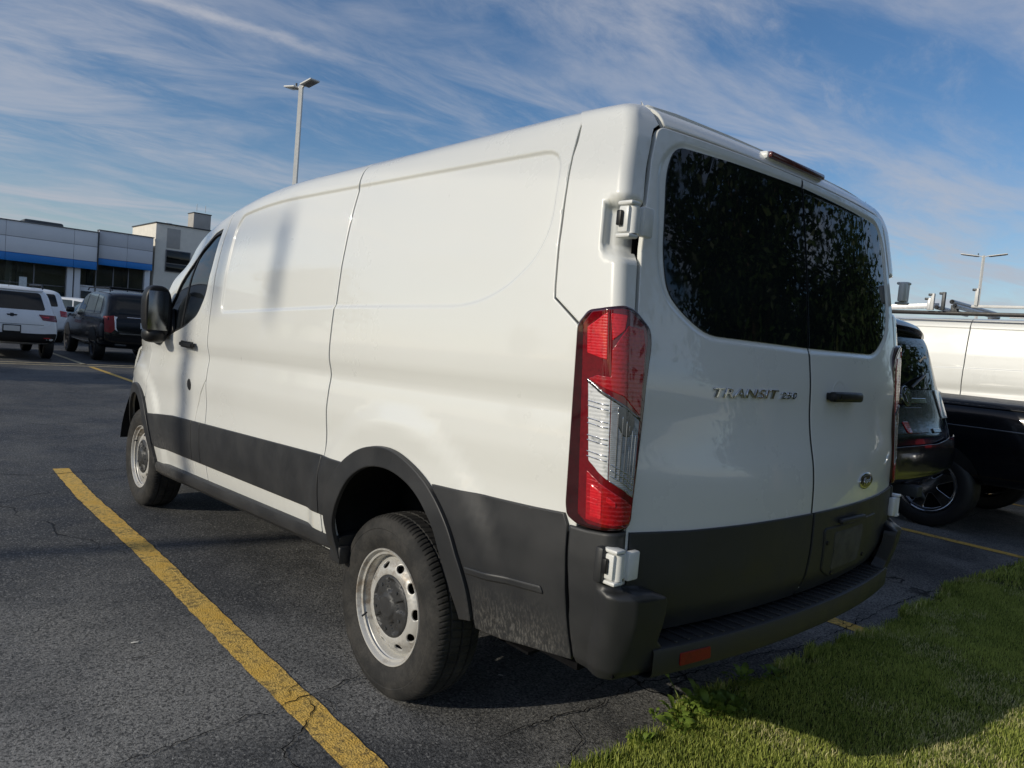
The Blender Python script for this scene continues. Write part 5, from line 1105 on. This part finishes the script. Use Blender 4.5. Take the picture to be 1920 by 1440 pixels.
# white van with a ladder rack beyond the pickup
v2 = copy_tree(van); v2.location = (9.02, .36, .045); v2.name = 'cargo_van'; v2['label'] = 'second white van with a ladder rack on its roof, beyond the dark pickup'
for sg in (-1, 1):
    box('rack_foot_rail', (sg * .80, .5, 2.19), (.055, 3.3, .05), 'satin_black', v2, .01)
    box('rack_side_rail', (sg * .84, -.65, 2.285), (.035, 2.25, .035), 'pole_white', v2, .006)
for y0, z0 in ((.68, 2.33), (.64, 2.275), (-1.0, 2.29)):
    V, F = ringtube([(-.92, y0, z0), (.92, y0, z0)], .030, 14, False); V2, F2 = ringtube([(-.92, y0, z0), (.92, y0, z0)], .022, 14, False); mk('rack_cross_bar', *merge([(V, F), (V2, [q[::-1] for q in F2])]), 'galvanised', v2, True, 50)
    for sg in (-1, 1): box('rack_post', (sg * .78, y0 + .02, 2.24), (.05, .05, .12), 'dark_metal', v2, .006)
for y0, z0, h_, mt in ((.93, 2.33, .22, 'pole_white'), (.80, 2.34, .24, 'dark_metal'), (.97, 2.30, .16, 'galvanised'), (.42, 2.40, .22, 'pole_white')):
    up = box('ladder_stop', (-.86, y0, z0), (.045, .040, h_), mt, v2, .005); box('stop_clamp', (-.86, y0 + .03, z0 + h_ * .42), (.05, .05, .03), 'dark_metal', up, .005)
V, F = ringtube([(-.90, .86, 2.255), (.3, .86, 2.255)], .028, 14, False); mk('rack_tube', V, F, 'galvanised', v2, True, 50)
box('ladder_rail', (-.70, 1.55, 2.26), (.03, 1.3, .07), 'galvanised', v2, .005, Matrix.Rotation(R(-3), 4, 'X'))
box('drip_rail', (-.905, 0.2, 2.085), (.010, 3.4, .012), 'dark_metal', v2, .003); 

# ------------------------------------------------------------------ dealership buildings
def bx(name, x0, x1, y0, y1, z0, z1, mat, parent, bev=.01): return box(name, ((x0 + x1) / 2, (y0 + y1) / 2, (z0 + z1) / 2), (abs(x1 - x0), abs(y1 - y0), abs(z1 - z0)), mat, parent, bev)
BL = tag(empty('showroom', (0, 50, 0)), 'grey-panelled car showroom with a blue band above its glass front', 'building'); o_ = BL.location
def sb(name, x0, x1, y0, y1, z0, z1, mat, parent=BL, bev=.01): return bx(name, x0, x1, y0 - 50, y1 - 50, z0, z1, mat, parent, bev)
sb('rear_wall', -26, 12.2, 61.8, 62, 0, 5.6, 'interior_wall'); sb('roof', -26, 12.2, 50.5, 62, 5.35, 5.55, 'roof_gravel'); sb('floor_slab', -26, 12.2, 50.2, 62, .02, .2, 'interior_floor'); sb('end_wall', 12.0, 12.2, 51.2, 62, 0, 5.6, 'stucco_grey')
sb('fascia_core', -26, 8.90, 50.2, 50.6, 3.45, 5.72, 'pole_grey'); sb('fascia_core', 8.98, 12.20, 50.35, 50.7, 3.9, 5.85, 'pole_grey')
xs = [-26, -21.7, -17.4, -13.1, -8.8, -4.5, -.2, 4.1, 7.6, 8.90]
for a, c in zip(xs[:-1], xs[1:]):
    k = lambda x: .028 * (x - 3.8)                       # the parapet steps with the ground: panels keep one level
    sb('fascia_panel', a + .007, c - .007, 50.10, 50.2, 4.86, 5.74, 'fascia_panel'); sb('fascia_panel', a + .007, c - .007, 50.10, 50.2, 3.92, 4.835, 'fascia_panel'); sb('blue_band', a + .006, c - .006, 50.07, 50.2, 3.42, 3.90, 'fascia_blue')
for a, c in ((8.98, 10.65), (10.65, 12.2)):
    sb('fascia_panel', a + .007, c - .007, 50.30, 50.42, 5.05, 5.92, 'fascia_panel_dark'); sb('fascia_panel', a + .007, c - .007, 50.30, 50.42, 4.20, 5.03, 'fascia_panel_dark'); sb('blue_band', a + .006, c - .006, 50.27, 50.42, 3.78, 4.18, 'fascia_blue')
sb('coping', -26, 8.92, 50.05, 50.6, 5.74, 5.80, 'mullion'); sb('coping', 8.96, 12.24, 50.25, 50.8, 5.92, 5.98, 'mullion'); sb('corner_trim', 8.905, 8.975, 50.06, 50.6, 3.42, 5.80, 'dark_metal')
for x in (-22, -17, -12, -7.2, -2.4, 3.0, 7.55, 7.95, 12.0): sb('column', x - .16, x + .16, 50.55, 50.9, .2, 3.5 if x < 8 else 4.0, 'fascia_panel')
gx = [-26, -23, -20, -17, -14, -11, -8, -5, -2.4, .2, 2.0, 3.9, 5.7, 7.4]
for a, c in zip(gx[:-1], gx[1:]):
    for z0, z1 in ((.25, 2.15), (2.2, 3.45)):
        w_ = sb('window_pane', a + .03, c - .03, 50.98, 51.0, z0, z1, 'showroom_glass', BL, .002)
    sb('mullion', c - .035, c + .035, 50.93, 51.04, .2, 3.5, 'mullion')
sb('transom', -26, 7.4, 50.94, 51.03, 2.15, 2.2, 'mullion')
gx = [8.1, 9.1, 10.1, 11.0, 11.9]
for a, c in zip(gx[:-1], gx[1:]):
    sb('window_pane', a + .03, c - .03, 51.18, 51.2, 2.45, 3.85, 'showroom_glass', BL, .002); sb('door_leaf', a + .04, c - .04, 51.16, 51.22, .2, 2.3, 'fascia_panel'); sb('door_glass', a + .20, c - .20, 51.14, 51.17, .9, 2.05, 'tinted_glass'); sb('mullion', c - .035, c + .035, 51.12, 51.24, .2, 3.9, 'mullion')
sb('door_head', 8.1, 11.9, 51.12, 51.24, 2.32, 2.42, 'fascia_panel')
sb('soffit', 7.4, 12.2, 50.4, 51.2, 3.85, 3.90, 'mullion'); sb('soffit', -26, 8.9, 50.3, 51.1, 3.46, 3.52, 'mullion')
sb('back_partition', -26, 12, 56.5, 56.7, .2, 5.2, 'interior_wall')
for x, c in ((-3, 'poster_white'), (.6, 'dark_metal'), (2.6, 'interior_wall'), (4.7, 'pole_white'), (5.3, 'stucco_grey'), (9.3, 'dark_metal')): sb('interior_column', x, x + .35, 54.5, 54.9, .2, 5.2, c)
sb('window_poster', 5.15 - .2, 5.55 - .2, 50.90, 50.93, 1.75, 2.55, 'poster_white'); sb('roof_unit', 5.7, 8.0, 55.5, 57.5, 5.5, 6.45, 'dark_metal', BL, .15); sb('roof_vent', 9.35, 9.75, 52, 52.5, 5.5, 6.12, 'dark_metal', BL, .05)
B2 = tag(empty('office_block', (12.4, 50.4, 0)), 'taller cream block with a sunlit side wall behind the showroom end', 'building')
def s2(name, x0, x1, y0, y1, z0, z1, mat, parent=B2, bev=.01): return bx(name, x0 - 12.4, x1 - 12.4, y0 - 50.4, y1 - 50.4, z0, z1, mat, parent, bev)
s2('wall', 12.40, 27, 50.6, 56.2, 0, 6.98, 'stucco_cream'); s2('coping', 12.34, 27.05, 50.54, 56.26, 6.98, 7.06, 'dark_metal'); s2('wall_panel', 13.1, 13.95, 50.57, 50.6, 5.45, 6.75, 'stucco_grey')
for x in (13.06, 16.5, 20):
    f_ = s2('window', x, x + 1.6, 50.52, 50.62, 3.86, 5.32, 'mullion'); s2('pane', x + .05, x + 1.55, 50.50, 50.53, 4.45, 5.27, 'tinted_glass', f_); s2('pane', x + .05, x + 1.55, 50.50, 50.53, 3.92, 4.38, 'tinted_glass', f_)
pt = s2('penthouse', 15.4, 16.6, 52.6, 53.8, 7.0, 8.30, 'stucco_grey'); s2('penthouse_cap', 15.36, 16.64, 52.56, 53.84, 8.30, 8.36, 'dark_metal', pt); s2('roof_vent', 13.7, 14.1, 53, 53.4, 7.0, 7.35, 'pole_white')
for x in (15.7, 16.3): s2('aerial', x, x + .03, 53, 53.03, 8.5, 9.0, 'pole_white', pt, .005)

# ------------------------------------------------------------------ lamp posts
def lamp_post(loc, h, arm, label, dirv, head=(.62, .36)):
    r_ = tag(empty('lamp_post', loc), label, 'lamp post', 'twin-head lot lights'); V, F = ringtube([(0, 0, 0), (0, 0, h)], [.105, .085], 4); mk('pole', V, F, 'pole_white', r_); box('pole_base', (0, 0, .3), (.55, .55, .6), 'stucco_grey', r_, .03)
    d = Vector((dirv[0], dirv[1], 0)).normalized(); an = math.atan2(d.y, d.x)
    for s in (1, -1):
        a_ = tube('arm', [(0, 0, h - .10), (d.x * s * arm * .5, d.y * s * arm * .5, h - .02)], .03, 'pole_white', r_, 8)
        c = d * s * (arm * .5 + head[0] * .5); tl = Matrix.Rotation(an, 4, 'Z') @ Matrix.Rotation(-s * R(8), 4, 'Y')
        hd = box('lamp_head', (c.x, c.y, h + .02), (head[0], head[1], .055), 'pole_white', r_, .02, tl); box('lamp_lens', (c.x, c.y, h - .012), (head[0] * .8, head[1] * .78, .02), 'lamp_lens', hd, .004, tl)
    tube('photocell', [(-d.x * .3, -d.y * .3, h + .04), (-d.x * .3, -d.y * .3, h + .13)], .035, 'dark_metal', r_, 8)
    return r_
lamp_post((8.25, 21.0, 0), 9.0, .34, 'white twin-head lamp post rising behind the van roof', (.12, -1))
lamp_post((50.0, 13.0, 0), 9.05, .5, 'distant white twin-head lamp post over the ladder rack', (.2, -1), (1.0, .45))

# ------------------------------------------------------------------ beyond the frame: what throws the shade and the reflections
up = tag(empty('utility_pole', (-21.4, 6.72, 0)), 'tall wooden utility pole across the lot, left out of view', 'utility pole')
tube('pole', [(0, 0, 0), (0, 0, 6), (0, 0, 13)], [.11, .095, .085], 'wood_pole', up, 12); box('crossarm', (0, 0, 12.4), (.12, 2.4, .12), 'wood_pole', up, .01)
for k, (dy, z0) in enumerate(((-.42, 10.15), (-1.16, 10.15))): tube('shadow_can', [(.0, dy, z0 - .24), (.0, dy, z0 + .24)], .058, 'galvanised', up, 14)  # cans added and sized only to throw faint soft shadows on the van
box('bracket', (0, -.6, 10.35), (.05, 1.2, .05), 'dark_metal', up, .01)
for dy, z0 in ((-1.1, 12.5), (0, 12.55), (1.1, 12.5), (0, 10.9)): tube('wire', [(0, dy, z0 - .0)] + [(0, dy + 60 * s, z0 - 2.2 * (1 - (2 * s - 1) ** 2)) for s in np.linspace(.05, 1, 12)], .014, 'rubber_black', up, 5); tube('wire', [(0, dy, z0)] + [(0, dy - 60 * s, z0 - 2.2 * (1 - (2 * s - 1) ** 2)) for s in np.linspace(.05, 1, 12)], .014, 'rubber_black', up, 5)
def tree(loc, h, cr, cz, label, nleaf=5200, leaf=.16, seed=1, group=None, squash=.8):
    rg_ = np.random.default_rng(seed); rr = random.Random(seed); r_ = tag(empty('tree', loc), label, 'tree', group)
    pa = []; ends = []
    pa.append(ringtube([(0, 0, 0), (.05, .02, cz * .5), (.0, .08, cz + cr * .3)], [h * .028, h * .020, h * .009], 9))
    for k in range(11):
        a = k * 2.4 + rr.uniform(-.3, .3); z0 = cz * rr.uniform(.55, 1.0); e = Vector((math.cos(a) * cr * rr.uniform(.5, .85), math.sin(a) * cr * rr.uniform(.5, .85), cz + cr * rr.uniform(-.25, .65))); mid_ = Vector((0, 0, z0)).lerp(e, .5) + Vector((0, 0, -.05 * cr))
        pa.append(ringtube([(0, 0, z0), mid_, e], [h * .011, h * .007, h * .003], 6)); ends += [e, mid_]
    mk('trunk', *merge(pa), 'bark', r_, True, 60)
    ends += [Vector((rr.gauss(0, .42) * cr, rr.gauss(0, .42) * cr, cz + rr.gauss(.15, .4) * cr * squash)) for _ in range(34)]
    E = np.array([tuple(e) for e in ends]); c = E[rg_.integers(0, len(E), nleaf)] + rg_.normal(0, cr * .17, (nleaf, 3)); u = rg_.normal(0, 1, (nleaf, 3)); u /= np.linalg.norm(u, axis=1)[:, None]; w = rg_.normal(0, 1, (nleaf, 3)); w = np.cross(u, w); w /= np.linalg.norm(w, axis=1)[:, None]; s = leaf * rg_.uniform(.6, 1.3, nleaf)[:, None]
    Q = np.stack([c - u * s, c + w * s * .45, c + u * s, c - w * s * .45], 1).reshape(-1, 3); me = bpy.data.meshes.new('crown'); me.from_pydata(Q.tolist(), [], [(4 * i, 4 * i + 1, 4 * i + 2, 4 * i + 3) for i in range(nleaf)]); me.materials.append(MATS['tree_leaf']); link(bpy.data.objects.new('crown', me), r_); return r_
tree((-7.75, 15.0, 0), 4.6, 1.35, 3.0, 'small young tree out of view at the left of the lot', 3000, .11, 3)
tree((9.5, -7.6, .04), 9.5, 3.6, 5.2, 'leafy tree on the lawn behind the camera, nearest the van', 17000, .12, 5, 'lawn trees'); tree((15.0, -5.8, .04), 8, 3.0, 4.0, 'leafy tree on the lawn further along behind the parked cars', 12000, .12, 6, 'lawn trees'); tree((3.6, -10.5, .04), 9, 3.6, 5.0, 'leafy tree on the lawn farthest behind the camera', 7000, .16, 8, 'lawn trees')
for k, (hx, hy) in enumerate(((12.5, -9.5), (16.5, -9.2), (20.5, -8.6), (24.5, -8.8), (28.5, -8.2), (33, -8.5))): tree((hx, hy, .04), 5.5, 2.9, 2.5, 'unseen dense shrub tree added behind the camera to darken reflections', 12000, .16, 40 + k, 'unseen shrubs added to darken reflections')  # shrub row added out of sight so the parked tailgate reflects dark
for k in range(7): tree((-52 - 4 * (k % 3), -28 + 12 * k, 0), 8, 4.2, 4.6, 'round leafy tree in the row across the street', 2200, .42, 20 + k, 'trees across the street')
